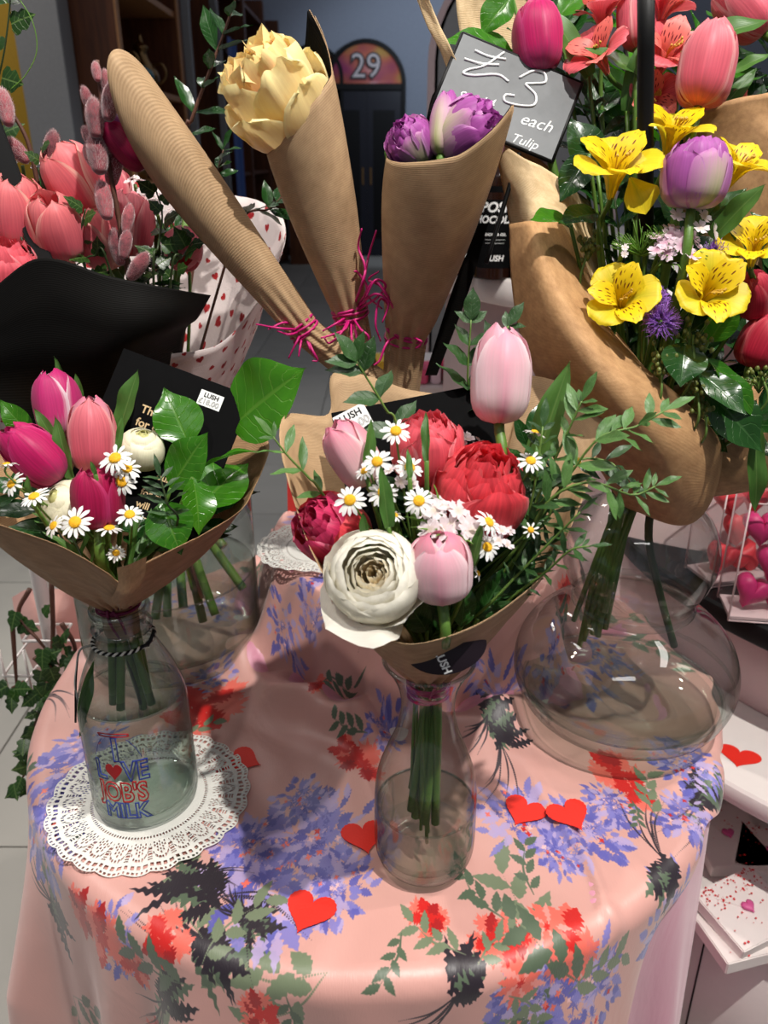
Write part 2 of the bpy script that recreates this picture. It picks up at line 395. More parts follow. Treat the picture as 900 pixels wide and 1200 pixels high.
fan = link('fanlight', mesh('fanlight', *arch_vf(1.04, .52, .03), t.pbr(col, .4, emis=(col, .12))), door); fan.location = (0, .04, 2.41)
n29 = link('numerals', text_me('numerals', '29', .44, flat('numeral_grey', (60, 56, 60), .5), extrude=.02, bold=.022), fan); n29.rotation_euler = (PI/2, 0, 0); n29.location = (0, -.02, .21)
n29 = link('numerals', text_me('numerals', '29', .44, flat('numeral_white', (215, 205, 205), .5), extrude=.03, bold=-.002), fan); n29.rotation_euler = (PI/2, 0, 0); n29.location = (0, -.03, .21)
tag(box('trim_1', (-2.0, 3.3, 13.36, 13.4, 0, .12), M_black), kind='structure')
# arched wooden niche on the back wall
nt = thing('arched_niche', 'brown wooden arched niche on the far wall, left of the door numbered 29', 'niche', (-1.02, 13.3, 0))
link('back_board', mesh('back_board', *arch_vf(.78, 2.86, .05, y0=.03), M_wood), nt); link('frame', mesh('frame', *arch_ring_vf(.86, 2.92, .05, .1), M_black, smooth=False), nt)
# bookcases down the left wall, facing the aisle
bc_lab = ['dark walnut bookcase with pale edges holding brass pots, nearest on the left wall', 'walnut bookcase with a tall dark arch, second along the left wall',
          'walnut bookcase with a blue hanging cloth, third along the left wall', 'walnut bookcase fourth along the left wall, behind the leafy twig', 'walnut bookcase at the far end of the left wall, beside the arched niche']
for i in range(5):
    y0 = 5.0+i*1.52; L = 1.5; b = thing('bookcase', bc_lab[i], 'bookcase', (-1.93, y0, 0), group='walnut bookcases on the left wall')
    for yy in (0, L-.04):
        box('side_panel', (0, .5, yy, yy+.04, 0, 3.1), M_wood, b)
        box('edge_strip', (.5, .512, yy-.005, yy+.05, 0, 3.1), M_woodl if i == 0 else M_wood, b)
    box('back_panel', (0, .03, .04, L-.04, 0, 3.1), M_wood, b)
    for z in ((.1, .7, 1.25, 1.78, 2.3, 2.85) if i != 1 else (.1, 1.25)): box('shelf', (.03, .49, .04, L-.04, z, z+.035), M_woodl if i == 0 else M_wood, b)
    if i == 1:
        o = link('arch_frame', mesh('arch_frame', *arch_ring_vf(1.3, 2.9, .08, .05), M_grey, smooth=False), b); o.rotation_euler = (0, 0, PI/2); o.location = (.55, L/2, 0)
def pot(name, label, cat, loc, prof, mat, handle=True, group=None):
    p = thing(name, label, cat, loc, group)
    link('body', lathe_me('body', smooth_prof(prof, 30), mat, 24), p)
    if handle: tube('handle', [(.05, 0, .16), (.13, 0, .17), (.15, 0, .1), (.07, 0, .03)], .009, mat, p, 6, 14, local=True)
    return p
PR = [(0, 0), (.07, 0), (.1, .06), (.1, .12), (.05, .19), (.035, .24), (.05, .27), (.02, .3), (.012, .34), (0, .35)]
pot('brass_lantern', 'brass lantern with a pointed top on the upper shelf of the nearest bookcase', 'lantern', (-1.6, 5.45, 1.815), PR, M_brass, group='brass ware in the nearest bookcase')
pot('brass_teapot', 'low brass pot with a curled handle below the brass lantern', 'pot', (-1.6, 5.6, 1.285), PR, M_brass, group='brass ware in the nearest bookcase')
pot('brass_coil', 'tall brass jug far in the nearest bookcase, behind the kraft cone', 'jug', (-1.6, 6.1, 1.815), PR, M_brass, group='brass ware in the nearest bookcase')
pot('teal_bowl', 'small round teal bowl beside the brass pot in the nearest bookcase', 'bowl', (-1.56, 5.75, 1.815), [(0, 0), (.05, 0), (.11, .05), (.11, .1), (.07, .13)], M_teal, False)
bcl = sheet_me('blue_cloth', [[Vector((-1.38, 8.2+.1*j+.0, 2.4-.35*i)) + Vector((.03*math.sin(j*2.6), 0, 0)) for j in range(5)] for i in range(5)], 20, 24, M_blue)
tag(link('blue_cloth', bcl), 'long blue cloth hanging from the third bookcase behind the twig', 'cloth')
cb = thing('green_fronted_cabinet', 'low wooden cabinet with a green front at the far end of the aisle', 'cabinet', (-1.05, 12.2, 0))
box('body', (-.3, .3, 0, .5, 0, .75), M_wood, cb); box('front_board', (.02, .28, -.02, 0, .05, .5), M_green, cb)

# ================================================================== the round table and its cloths
TX, TY, TR, TZ = -.01, .87, .40, .80
RX, RY, RR, RH = .05, 1.045, .215, .13
tb = thing('round_table', 'round display table hidden under the pink floral cloth', 'table', (TX, TY, 0))
link('tabletop', lathe_me('tabletop', [(0, TZ-.035), (TR-.012, TZ-.035), (TR-.008, TZ-.03), (TR-.008, TZ-.008), (TR-.012, TZ-.004), (0, TZ-.004)], M_white), tb)
link('pedestal', lathe_me('pedestal', [(0, .002), (.2, .002), (.2, .02), (.04, .05), (.04, TZ-.04), (.1, TZ-.036)], M_white), tb)
def vnoise(x, y, seed, f):
    r = np.random.RandomState(seed); g = r.rand(64, 64)*2-1; X, Y = x*f+20.3, y*f+17.7
    i, j = np.floor(X).astype(int), np.floor(Y).astype(int); u, v = X-i, Y-j; u, v = u*u*(3-2*u), v*v*(3-2*v)
    i %= 64; j %= 64; i1, j1 = (i+1) % 64, (j+1) % 64
    return g[i, j]*(1-u)*(1-v)+g[i1, j]*u*(1-v)+g[i, j1]*(1-u)*v+g[i1, j1]*u*v
def sm(a, b, x): t = np.clip((x-a)/(b-a), 0, 1); return t*t*(3-2*t)
def top_h(x, y):
    x, y = np.asarray(x, float), np.asarray(y, float)
    d = np.hypot(x-RX, y-RY); th = np.arctan2(y-RY, x-RX)
    wob = .012*np.sin(7*th+1)+.008*np.sin(15*th+2)
    out = sm(RR-.01, RR+.035+wob, d)
    h = RH*(1-out)
    ring = np.exp(-((d-RR-.055)/.035)**2)
    h += ring*(.012+.012*np.sin(9*th+.6)+.009*np.sin(17*th+2.2)+.012*vnoise(x, y, 3, 14))
    swag = np.exp(-((d-RR-.02)/.03)**2)*.012*np.sin(23*th); h += swag
    a = vnoise(x*.6+y*.9, (y*.55-x*.9)*.35, 5, 16); near = sm(.5, .85, y)
    h += .0065*(1+1.2*near)*a*a*(d > RR)+.0012*vnoise(x, y, 9, 35)
    # long soft creases running to the front right
    c = np.abs(vnoise(x*1.3+y*.4, y*.5-x*.2, 11, 9)); h += .008*np.exp(-(c/.06)**2)*sm(-.1, .3, x)*(d > RR+.05)
    for cx, cy, cr in FLAT: h_ = sm(cr, cr+.05, np.hypot(x-cx, y-cy)); h = h*h_ + (1-h_)*np.minimum(h, .0004)
    return h
FLAT = [(-.25, .665, .108), (.0385, .584, .05)]
def cloth(name, label, hem, mat, ext, rows_in=210, rows_out=90, NA=620, off=0.0, foldA=.032, seed=0):
    phi = np.linspace(0, 2*PI, NA, endpoint=False); H_ = hem(phi)
    s_in = np.linspace(0, 1, rows_in)[:, None]*TR*np.ones(NA)[None]
    s_out = TR+np.linspace(0, 1, rows_out)[1:, None]*(H_-TR)[None]
    S = np.concatenate([s_in, s_out]); PH = np.broadcast_to(phi, S.shape)
    x, y = TX+S*np.cos(PH), TY+S*np.sin(PH)
    q = .022; dl = np.maximum(S-TR, 0); ang = np.clip(dl/q, 0, PI/2); rem = np.maximum(dl-q*PI/2, 0); fl_ = .035 if off else .10
    fold = foldA*np.clip(rem/.22, 0, 1)**1.1*(.6*np.sin(9*PH+seed)+.5*np.sin(16*PH+2*seed+1.3*np.sin(3*PH))+.25*np.sin(31*PH))
    rad = np.minimum(S, TR)+q*np.sin(ang)+rem*fl_+fold+off
    z = TZ+np.where(S <= TR, 1, np.exp(-rem*30))*top_h(TX+np.minimum(S, TR)*np.cos(PH), TY+np.minimum(S, TR)*np.sin(PH))-q*(1-np.cos(ang))-rem
    if off: z -= .003
    X, Y = TX+rad*np.cos(PH), TY+rad*np.sin(PH)
    V = np.stack([X, Y, z], -1)
    if name == 'floral_tablecloth':      # stiff lifted flap at the right
        fl = np.exp(-((np.mod(PH+PI, 2*PI)-PI-.0)/.16)**2)*np.clip(dl/.05, 0, 1)
        V[..., 0] += fl*.03; V[..., 2] += fl*(dl*.6)+fl*.006*np.sin(PH*40)
    x, y = unroll(x, y); uv = np.stack([(x-ext[0])/ext[2], (y-ext[1])/ext[2]], -1).reshape(-1, 2)
    me = mesh(name, V.reshape(-1, 3), grid_faces(S.shape[0], NA, True), mat, uv)
    return tag(link(name, me), label, 'tablecloth')
EXT = (-1.25, -.35, 2.5)
pt = Paint(3000, (214, 160, 150), EXT)
BLU, BLU2, BLU3 = (92, 90, 172), (128, 122, 194), (180, 160, 204)
RED, SAL, DRED = (206, 26, 20), (238, 108, 92), (170, 18, 20)
GRN, GRN2, BLK = (84, 100, 78), (116, 128, 100), (34, 24, 34)
def unroll(x, y):
    d = np.hypot(x-RX, y-RY)+1e-9; s = RH*sm(RR-.01, RR+.035, d)/d; return x+(x-RX)*s, y+(y-RY)*s
def w2(px, py): g = G(px, py, TZ); a, b = unroll(g.x, g.y); return float(a), float(b)
def iris(x, y, r, n=64, cols=(BLU, BLU2, BLU3)):
    for k in range(n//2):
        a = RND.uniform(0, 2*PI); d = r*RND.uniform(0, .7); pt.splat(x+d*math.cos(a), y+d*math.sin(a), r*RND.uniform(.12, .3), RND.choice(cols), 6, .5, .85, RND.uniform(.8, 1.8))
    for k in range(n):
        a = RND.uniform(0, 2*PI); d = r*RND.uniform(.15, 1)**.7; pt.leaf(x+d*math.cos(a), y+d*math.sin(a), a+RND.uniform(-.7, .7), r*RND.uniform(.24, .55), r*RND.uniform(.06, .13), RND.choice(cols), .2, .92)
    for k in range(n//8):
        a = RND.uniform(0, 2*PI); d = r*RND.uniform(0, .9); pt.splat(x+d*math.cos(a), y+d*math.sin(a), r*.09, RND.choice([SAL, (240, 190, 190), RED]), 4, .4)
def redfl(x, y, r, s=SAL):
    r *= 1.25
    for k in range(5): a = RND.uniform(0, 2*PI); pt.splat(x+r*.6*math.cos(a), y+r*.6*math.sin(a), r*.6, s, 7, .3, .9, 1.3)
    for k in range(7): a = RND.uniform(0, 2*PI); pt.leaf(x+r*.2*math.cos(a), y+r*.2*math.sin(a), a, r*RND.uniform(.5, .95), r*.26, RND.choice([RED, RED, DRED, s]), .22)
    pt.splat(x, y, r*.42, RED, 6, .3)
def daisyfl(x, y, r):
    for k in range(14): a = k/14*2*PI; pt.leaf(x, y, a, r*RND.uniform(.85, 1.1), r*.16, SAL if k % 3 else (244, 150, 140), .2)
    pt.splat(x, y, r*.25, RED, 6, .4, asp=1.6)
def brush(x, y, ang, L, n=16):
    L *= 1.25
    for k in range(n): pt.leaf(x+RND.uniform(-.2, .2)*L, y+RND.uniform(-.2, .2)*L, ang+RND.uniform(-.6, .6), L*RND.uniform(.3, .9), L*RND.uniform(.05, .13), BLK if k % 4 else GRN, .5, 1, RND.uniform(-.3, .3))
    for k in range(6):
        a = ang+PI+RND.uniform(-.5, .5); l = L*RND.uniform(.6, 1.5)
        pt.stroke([(x, y), (x+l*.5*math.cos(a+.2), y+l*.5*math.sin(a+.2)), (x+l*math.cos(a), y+l*math.sin(a))], .0011, BLK)
def twig(x, y, ang, L, n=7, c=None):
    c = c or RND.choice([GRN, GRN2]); L *= 1.15; e = (x+L*math.cos(ang), y+L*math.sin(ang)); m = (x+L*.5*math.cos(ang+.25), y+L*.5*math.sin(ang+.25))
    pt.stroke([(x, y), m, e], .0013, c)
    for k in range(n):
        t_ = (k+1)/n; px = x*(1-t_)**2+2*m[0]*t_*(1-t_)+e[0]*t_*t_; py = y*(1-t_)**2+2*m[1]*t_*(1-t_)+e[1]*t_*t_
        pt.leaf(px, py, ang+(.8 if k % 2 else -.7)+RND.uniform(-.2, .2), L*RND.uniform(.26, .42), L*.078, c, .12, 1, RND.uniform(-.3, .3))
# scattered all over first (the hanging part, the back)
placed = []
for k in range(420):
    x, y = RND.uniform(-1.15, 1.15), RND.uniform(-.3, 1.6)
    ir = math.hypot(x-TX, y-TY)
    if ir < .52 and y < .72: continue
    if any((x-a)**2+(y-b)**2 < .0085 for a, b in placed): continue
    placed.append((x, y)); q = RND.random()
    if q < .36: redfl(x, y, RND.uniform(.02, .034)); twig(x, y, RND.uniform(0, 6), .07)
    elif q < .62: iris(x, y, RND.uniform(.035, .055), 40)
    elif q < .78: brush(x, y, RND.uniform(0, 6), .06); twig(x, y, RND.uniform(0, 6), .08)
    else: twig(x, y, RND.uniform(0, 6), .1); twig(x, y, RND.uniform(0, 6), .08, 5)
for px, py, r in [(320, 1020, .058), (375, 985, .045), (290, 990, .03), (395, 1040, .03), (612, 962, .04), (690, 975, .035), (655, 1000, .022), (100, 905, .05), (62, 960, .05), (715, 945, .022), (800, 900, .03), (805, 960, .03), (110, 870, .03), (450, 860, .025), (740, 1160, .035), (660, 1180, .04), (350, 940, .025)]:
    iris(*w2(px, py), r*1.3)
for px, py, r in [(425, 900, .030), (398, 882, .016), (745, 927, .026), (722, 905, .03), (575, 1100, .02), (665, 1100, .032), (600, 1105, .022), (500, 1078, .02), (80, 1090, .03), (62, 1060, .025), (235, 835, .05), (285, 1190, .02), (190, 1100, .025), (110, 1130, .02), (250, 900, .02)]:
    redfl(*w2(px, py), r)
daisyfl(*w2(618, 1148), .03); daisyfl(*w2(640, 1090), .026)
for px, py, a, L in [(258, 1052, 2.6, .065), (225, 1032, 2.9, .05), (585, 880, 1.2, .06), (570, 860, .9, .05), (455, 790, 1.0, .06), (775, 1005, 4.5, .05), (540, 1165, .9, .05), (130, 1175, .3, .05), (290, 1075, -.7, .04), (480, 815, .3, .05)]:
    brush(*w2(px, py), a, L)
for px, py, a, L in [(590, 1080, 2.2, .06), (625, 1050, 1.5, .05), (545, 1120, 2.6, .055), (560, 1130, .6, .05), (610, 1165, -.5, .05), (470, 1095, -2.0, .045), (430, 868, 2.8, .05), (770, 960, 1.3, .06), (720, 1150, 2.6, .09), (700, 1160, .5, .07), (200, 1150, 2.6, .08), (230, 1130, .8, .07), (330, 1165, -1.7, .05), (190, 880, .8, .06), (740, 940, -1.8, .03)]:
    twig(*w2(px, py), a, L)
im_floral = np_image('floral_print', pt.a)
def satin(name, im=None, col=None):
    t = NT(name); vec, u, v = t.uv()
    if im is not None:
        ti = t.n('ShaderNodeTexImage'); ti.image = im; ti.extension = 'EXTEND'; t.ln(vec, ti.inputs[0]); c = ti.outputs[0]
    else: c = srgb(col)
    mp = t.n('ShaderNodeMapping'); mp.inputs['Scale'].default_value = (1500, 300, 1); t.ln(vec, mp.inputs[0])
    wv = t.noise(1, 2, mp.outputs[0]); big = t.noise(70, 3, vec); cr = t.noise(16, 3, vec, .5, 1.2)
    h = t.math('ADD', t.math('MULTIPLY', wv, .25), t.math('ADD', t.math('MULTIPLY', big, .6), t.math('MULTIPLY', cr, 3.2)))
    return t.pbr(c, .42, 0, .6, t.bump(h, .42, .0018), .06, None, .25)
M_satin = satin('floral_satin', im_floral); M_pink_satin = satin('plain_pink_satin', None, (222, 150, 172))
def hem_f(phi):
    a = np.degrees(np.mod(phi+PI, 2*PI)-PI); right = np.exp(-((a+30)/38)**4)+np.exp(-((a-0)/22)**4); right = np.clip(right, 0, 1)
    return TR+.60-.575*right+.008*np.sin(phi*23)
cloth('floral_tablecloth', 'pink satin tablecloth printed with blue, red and black flowers, draped over the round table', hem_f, M_satin, EXT)
cloth('pink_underskirt', 'plain pink satin underskirt hanging at the right below the floral cloth', lambda p: TR+.74+0*p, M_pink_satin, EXT, 60, 80, 420, off=-.008, foldA=.013, seed=1.1)
def tz(x, y): return TZ+float(top_h(x, y))

# ================================================================== doilies and paper hearts
M_paper = flat('white_paper', (224, 222, 215), .75, bump=.25, nscale=300, var=.02)
def doily(label, cx, cy, R, hfun, rot=0, curl=None):
    nr, na = 64, 720; r = np.linspace(.0, 1, nr+1)**.8; a = np.linspace(0, 2*PI, na, endpoint=False)
    A, Rr = np.meshgrid(a, r); N = 24
    sc = 1+.035*np.abs(np.sin(A*N/2))*sm(.75, 1, Rr)
    X, Y = cx+R*Rr*sc*np.cos(A+rot), cy+R*Rr*sc*np.sin(A+rot)
    Z = hfun(X, Y)
    Z = Z + .0012+.0012*np.sin(A*5)*Rr**3 + .0006*np.sin(A*N)*sm(.55, .7, Rr)
    V = np.stack([X, Y, Z], -1).reshape(-1, 3)
    if curl: V = curl(V)
    F_ = grid_faces(nr+1, na, True)
    rc = ((Rr[:-1]+Rr[1:])/2).ravel(); ac = (A[:-1]+PI/na).ravel()
    u = (ac*N/(2*PI)) % 1; um = np.abs(u-.5)*2       # 0 centre of a motif, 1 between
    hole = np.zeros(len(rc), bool)
    def dot(uu, rr, au, ar): return ((u-uu)/au)**2+((rc-rr)/ar)**2 < 1
    hole |= (rc > .9) & (rc < .94) & ((ac*N*4/(2*PI)) % 1 < .55)                    # beaded rim
    hole |= (rc > .965) & (rc < .985) & ((ac*N*6/(2*PI)) % 1 < .5)
    arch = .60+.24*np.sqrt(np.clip(1-um**2, 0, 1)); hole |= (np.abs(rc-arch-.012) < .014) & ((ac*N*8/(2*PI)) % 1 < .6) & (rc < .89)
    for i in range(-2, 3):
        for j in range(4):
            if abs(i)+j < 4: hole |= dot(.5+i*.13, .66+j*.045+(.022 if i % 2 else 0), .045, .014)
    hole |= (um > .8) & (rc > .72) & (rc < .86) & ((rc*45) % 1 < .5)
    hole |= (rc > .565) & (rc < .585) & ((ac*N*5/(2*PI)) % 1 < .5)
    F_ = F_[~hole]
    o = link('paper_doily', mesh('paper_doily', V, F_, M_paper)); tag(o, label, 'doily', 'lace paper doilies')
    solid(o, .0005); return o
G1 = G(172, 939, TZ)
doily('round white lace doily under the milk bottle', -.247, .664, .1015, lambda x, y: TZ+np.minimum(top_h(x, y), .004)*.4+.0016)
doily('white lace doily half hidden on the raised step behind the rose bouquet', -.082, .995, .088, lambda x, y: TZ+RH+.003+.15*np.clip(.955-y, 0, 1)+0*x, .4)
tag(link('red_card', mesh('red_card', *join_vf([box_vf(-.03, .03, -.001, .001, 0, .09)]), flat('red_card', (178, 36, 30), .6), smooth=False), None, Matrix.Translation((-.115, 1.12, TZ+RH+.002)) @ Matrix.Rotation(-.25, 4, 'X')), 'red card standing behind the half hidden doily', 'card')
M_heart = flat('red_heart_paper', (226, 38, 22), .6, bump=.2, nscale=400, var=.04)
def heart_pts(n=72, scallop=.03):
    out = []
    for k in range(n):
        t_ = 2*PI*k/n; x = 16*math.sin(t_)**3; y = 13*math.cos(t_)-5*math.cos(2*t_)-2*math.cos(3*t_)-math.cos(4*t_)
        s = 1+scallop*(1 if k % 2 else -1)*.5; out.append((x/17*s, (y+2)/17*s))
    return out
def heart_me(name, mat, thick=.0006, scallop=.03, n=72, dome=0.0):
    p = heart_pts(n, scallop); rings = [1, .66, .33]; V = []
    for s, sgn in ((1, 1), (-1, -1)):
        for q in rings: V += [(x*q, y*q, sgn*(thick/2+dome*(1-q*q))) for x, y in p]
        V += [(0, 0, sgn*(thick/2+dome))]
    F_ = []
    for side in (0, 1):
        o = side*(3*n+1); fl = (lambda q: q) if side == 0 else (lambda q: q[::-1])
        for r_ in range(2): F_ += [fl((o+r_*n+(k+1) % n, o+r_*n+k, o+(r_+1)*n+k, o+(r_+1)*n+(k+1) % n)) for k in range(n)]
        F_ += [fl((o+2*n+(k+1) % n, o+2*n+k, o+3*n)) for k in range(n)]
    F_ += [(k, (k+1) % n, 3*n+1+(k+1) % n, 3*n+1+k) for k in range(n)]
    return mesh(name, V, F_, mat, smooth=dome > 0)
for px, py, s, rot, lab in [(613, 953, .0235, -.55, 'red paper heart tilted left, right of the carafe'), (668, 962, .0235, .35, 'red paper heart furthest right on the cloth'),
                            (427, 984, .0235, .2, 'red paper heart half in shade beside the foot of the carafe'), (361, 1071, .0245, -.35, 'red paper heart nearest the front, on the blue flowers'),
                            (287, 893, .022, 1.2, 'red paper heart peeping out from under the doily')]:
    g = G(px, py, TZ); me = heart_me('paper_heart', M_heart); me.transform(Matrix.Diagonal((s, s*1.05, 1, 1)) )
    z = max(tz(g.x+dx, g.y+dy) for dx in (-.012, 0, .012) for dy in (-.012, 0, .012))+.0012
    if px == 287: z = TZ+.0022
    tag(link('paper_heart', me, None, Matrix.Translation((g.x, g.y, z)) @ Matrix.Rotation(rot, 4, 'Z')), lab, 'paper heart', 'red paper hearts on the cloth')

# ================================================================== glass vessels
M_glass = thin_glass('clear_glass'); M_glass2 = thin_glass('water_surface', (.84, .885, .845), (.30, .40, .33), ior=1.33)
M_thick = thin_glass('thick_glass_foot', (.86, .9, .88), (.3, .38, .34), ior=1.52, epow=2.6)
def water_me(r, z, prof=None):
    if prof is None: return lathe_me('water', [(0, z), (r*.97, z), (r, z+.0012)], M_glass2, 48)
    side = [(q[0]-.0022, q[1]) for q in prof if .012 < q[1] < z-.001]; return lathe_me('water', side+[(np.interp(z, [q[1] for q in prof[:45]], [q[0] for q in prof[:45]])-.0022, z), (r*.95, z-.001), (0, z-.001)], M_glass2, 64)
def carafe_prof(w_, h): return None
# milk bottle
MB = Vector((-.25, .665, TZ+.0035))
mb = thing('milk_bottle', 'clear glass milk bottle with blue and red lettering, standing on the lace doily', 'bottle', MB)
bp = smooth_prof([(.046, .0), (.051, .004), (.0535, .014), (.0535, .06), (.0535, .112), (.0515, .132), (.045, .155), (.034, .18), (.026, .196), (.0245, .203)], 50)
prof = [(0, .004), (.03, .003), (.044, .0)]+bp+[(.0275, .205), (.0285, .2085), (.0275, .212), (.0245, .214), (.0245, .221), (.0275, .223), (.0285, .2265), (.0275, .230), (.0245, .231), (.0235, .229), (.0225, .20)]
link('body', lathe_me('body', prof, M_glass, 72), mb)
link('thick_base', lathe_me('thick_base', smooth_prof([(.0, .012), (.03, .010), (.046, .012), (.0505, .02)], 16), M_thick, 48), mb)
link('water', water_me(.0512, .134, bp), mb)
# carafe
CB = Vector((.0385, .584, TZ+.0015))
cf = thing('carafe', 'clear glass carafe with flared lip, holding the rose bouquet at the centre front', 'carafe', CB)
bp = smooth_prof([(.030, 0), (.039, .004), (.0455, .014), (.0475, .03), (.0475, .06), (.047, .085), (.0435, .108), (.036, .13), (.0285, .15), (.0245, .168), (.0235, .182), (.0265, .2), (.0335, .216), (.038, .2235), (.0395, .226), (.0385, .2275), (.036, .2255)], 70)
link('body', lathe_me('body', [(0, .003), (.02, .002)]+bp, M_glass, 72), cf)
link('thick_base', lathe_me('thick_base', smooth_prof([(0, .011), (.03, .011), (.041, .017), (.0455, .03)], 16), M_thick, 48), cf)
link('water', water_me(.0455, .07, bp), cf)
lp = [(-.0445+.012*math.cos(a)*0, 0, 0) for a in (0,)]
def on_body(an, z, r): return (r*math.cos(an), r*math.sin(an), z)
drop = []
for k in range(41):
    t_ = k/40*2*PI; an = -2.45+.24*math.sin(t_)*(.35+.65*(1-math.cos(t_))/2); z = .118-.042*(1-math.cos(t_))/2
    drop.append(on_body(an, z, float(np.interp(z, [.07, .085, .108, .13], [.0482, .0478, .0442, .0368]))))
tube('embossed_drop', drop, .0009, M_glass, cf, 6, local=True)
# gourd vase
GV = Vector((.280, .797, TZ+.0125))
gv = thing('gourd_vase', 'large double-bulb clear glass vase at the right, under the big kraft bouquet', 'vase', GV)
bp = smooth_prof([(.045, 0), (.078, .002), (.108, .015), (.123, .042), (.1265, .07), (.118, .10), (.098, .125), (.075, .141), (.0655, .152), (.0665, .163), (.0755, .18), (.083, .205), (.081, .232), (.069, .256), (.052, .27), (.044, .28), (.046, .288)], 90)
link('body', lathe_me('body', [(0, .006), (.03, .004)]+bp, M_glass, 96), gv)
link('thick_base', lathe_me('thick_base', smooth_prof([(0, .016), (.05, .012), (.09, .018), (.108, .03)], 16), M_thick, 64), gv)
link('neck_ring', lathe_me('neck_ring', [(.0655, .147), (.068, .150), (.0685, .154), (.066, .157)], M_thick, 64), gv)
link('water', water_me(.1165, .035), gv); link('wet_line', lathe_me('wet_line', [(.1225, .052), (.1245, .056), (.1235, .058)], M_thick, 64), gv)
# wide cylinder vase
CV = Vector((-.288, .95, TZ+.0105))
cv = thing('cylinder_vase', 'wide clear glass cylinder vase behind the milk bottle, with thick stems in water', 'vase', CV)
bp = smooth_prof([(.1, 0), (.112, .003), (.1175, .014), (.118, .05), (.118, .12), (.118, .2), (.1185, .222), (.1165, .222), (.1155, .2)], 60)
link('body', lathe_me('body', [(0, .005), (.06, .003)]+bp, M_glass, 96), cv)
link('thick_base', lathe_me('thick_base', smooth_prof([(0, .02), (.07, .016), (.105, .022), (.1155, .036)], 16), M_thick, 64), cv)
link('water', water_me(.116, .115, bp), cv)
# bud vase that carries the three cones
KV = Vector((.0, .915, TZ+RH+.004))
kv = thing('bud_vase', 'clear glass vase on the raised step holding the three kraft cones', 'vase', KV)
link('body', lathe_me('body', smooth_prof([(0, .0), (.05, .0), (.056, .006), (.056, .1), (.056, .2), (.058, .215), (.0565, .215)], 40), M_glass, 64), kv)
for v_, r_, z_ in ((mb, .0512, .134), (cf, .0457, .070), (cv, .1158, .115), (gv, .1135, .035)):
    link('waterline', lathe_me('waterline', [(r_-.0016, z_-.0008), (r_-.0002, z_-.0012), (r_+.0002, z_+.0004), (r_-.0006, z_+.0014), (r_-.0016, z_-.0008)], M_thick, 64), v_)
for v_, r_, z_, q_ in ((mb, .0262, .229, .0022), (mb, .0272, .2085, .0018), (cf, .0385, .2262, .0018), (cv, .1178, .2225, .0018)):
    link('rim', lathe_me('rim', [(r_+q_*math.cos(a), z_+q_*math.sin(a)) for a in np.linspace(0, 2*PI, 9)], M_thick, 64), v_)
# lettering on the milk bottle
M_pblue = flat('blue_print', (48, 66, 150), .4); M_pred = flat('red_print', (176, 28, 34), .4); M_pwhite = flat('white_print', (225, 225, 215), .5)
A0 = math.atan2(-1, .05)-.13
def wrap_print(me, x0, z0, rot=0, r=.0540, sx=1.0, sz=1.0):
    co = np.empty(len(me.vertices)*3, np.float32); me.vertices.foreach_get('co', co); co = co.reshape(-1, 3)
    x = co[:, 0]*sx*math.cos(rot)-co[:, 1]*sz*math.sin(rot)+x0; z = co[:, 0]*sx*math.sin(rot)+co[:, 1]*sz*math.cos(rot)+z0; d = r+co[:, 2]
    an = A0+x/r; out = np.stack([d*np.cos(an), d*np.sin(an), z], -1).astype(np.float32); me.vertices.foreach_set('co', out.ravel()); me.update(); return me
def letters(s, size, mat, x0, z0, rot=0, out=.0007, sz=1.0, bold=.0, spacing=1.0):
    z0 = .028+(z0-.028)*1.28; sz *= 1.25
    link('lettering', wrap_print(text_me('lettering', s, size, mat, outline=out, spacing=spacing, bold=bold), x0, z0, rot, sx=1, sz=sz), mb)
letters('I', .030, M_pblue, 0, .0865, 0, bold=.0008); 
rr = [(-.013, .099), (.013, .099), (.0135, .1005), (.013, .102), (-.013, .102), (-.0135, .1005), (-.013, .099)]
link('lettering', wrap_print(mesh('lettering', *tube_vf([Vector((x, z+.0205, 0)) for x, z in rr], .0006, 5, 30), M_pred), 0, 0), mb)
letters('L', .022, M_pblue, -.0185, .0665, 0, bold=.0005, sz=1.15); letters('VE', .022, M_pblue, .0165, .0665, 0, bold=.0005, sz=1.15)
link('heart_print', wrap_print((lambda m_: (m_.transform(Matrix.Diagonal((.0088, .0115, 1, 1))), m_)[1])(heart_me('heart_print', M_pred, .0004, 0)), -.0045, .0770), mb)
letters("JOB'S", .021, M_pred, .001, .0462, 0, bold=.0006, sz=1.2); letters('MILK', .020, M_pblue, .002, .0285, 0, bold=.0006, sz=1.0)
tube('bottle_outline', [Vector((.0538*math.cos(A0+x/.0538), .0538*math.sin(A0+x/.0538), z)) for x, z in [(-.022, .094), (-.018, .106), (-.012, .116)]], .0003, M_pblue, mb, 4, 10, local=True)
tube('bottle_outline', [Vector((.0538*math.cos(A0+x/.0538), .0538*math.sin(A0+x/.0538), z)) for x, z in [(.024, .094), (.019, .106), (.012, .116)]], .0003, M_pblue, mb, 4, 10, local=True)
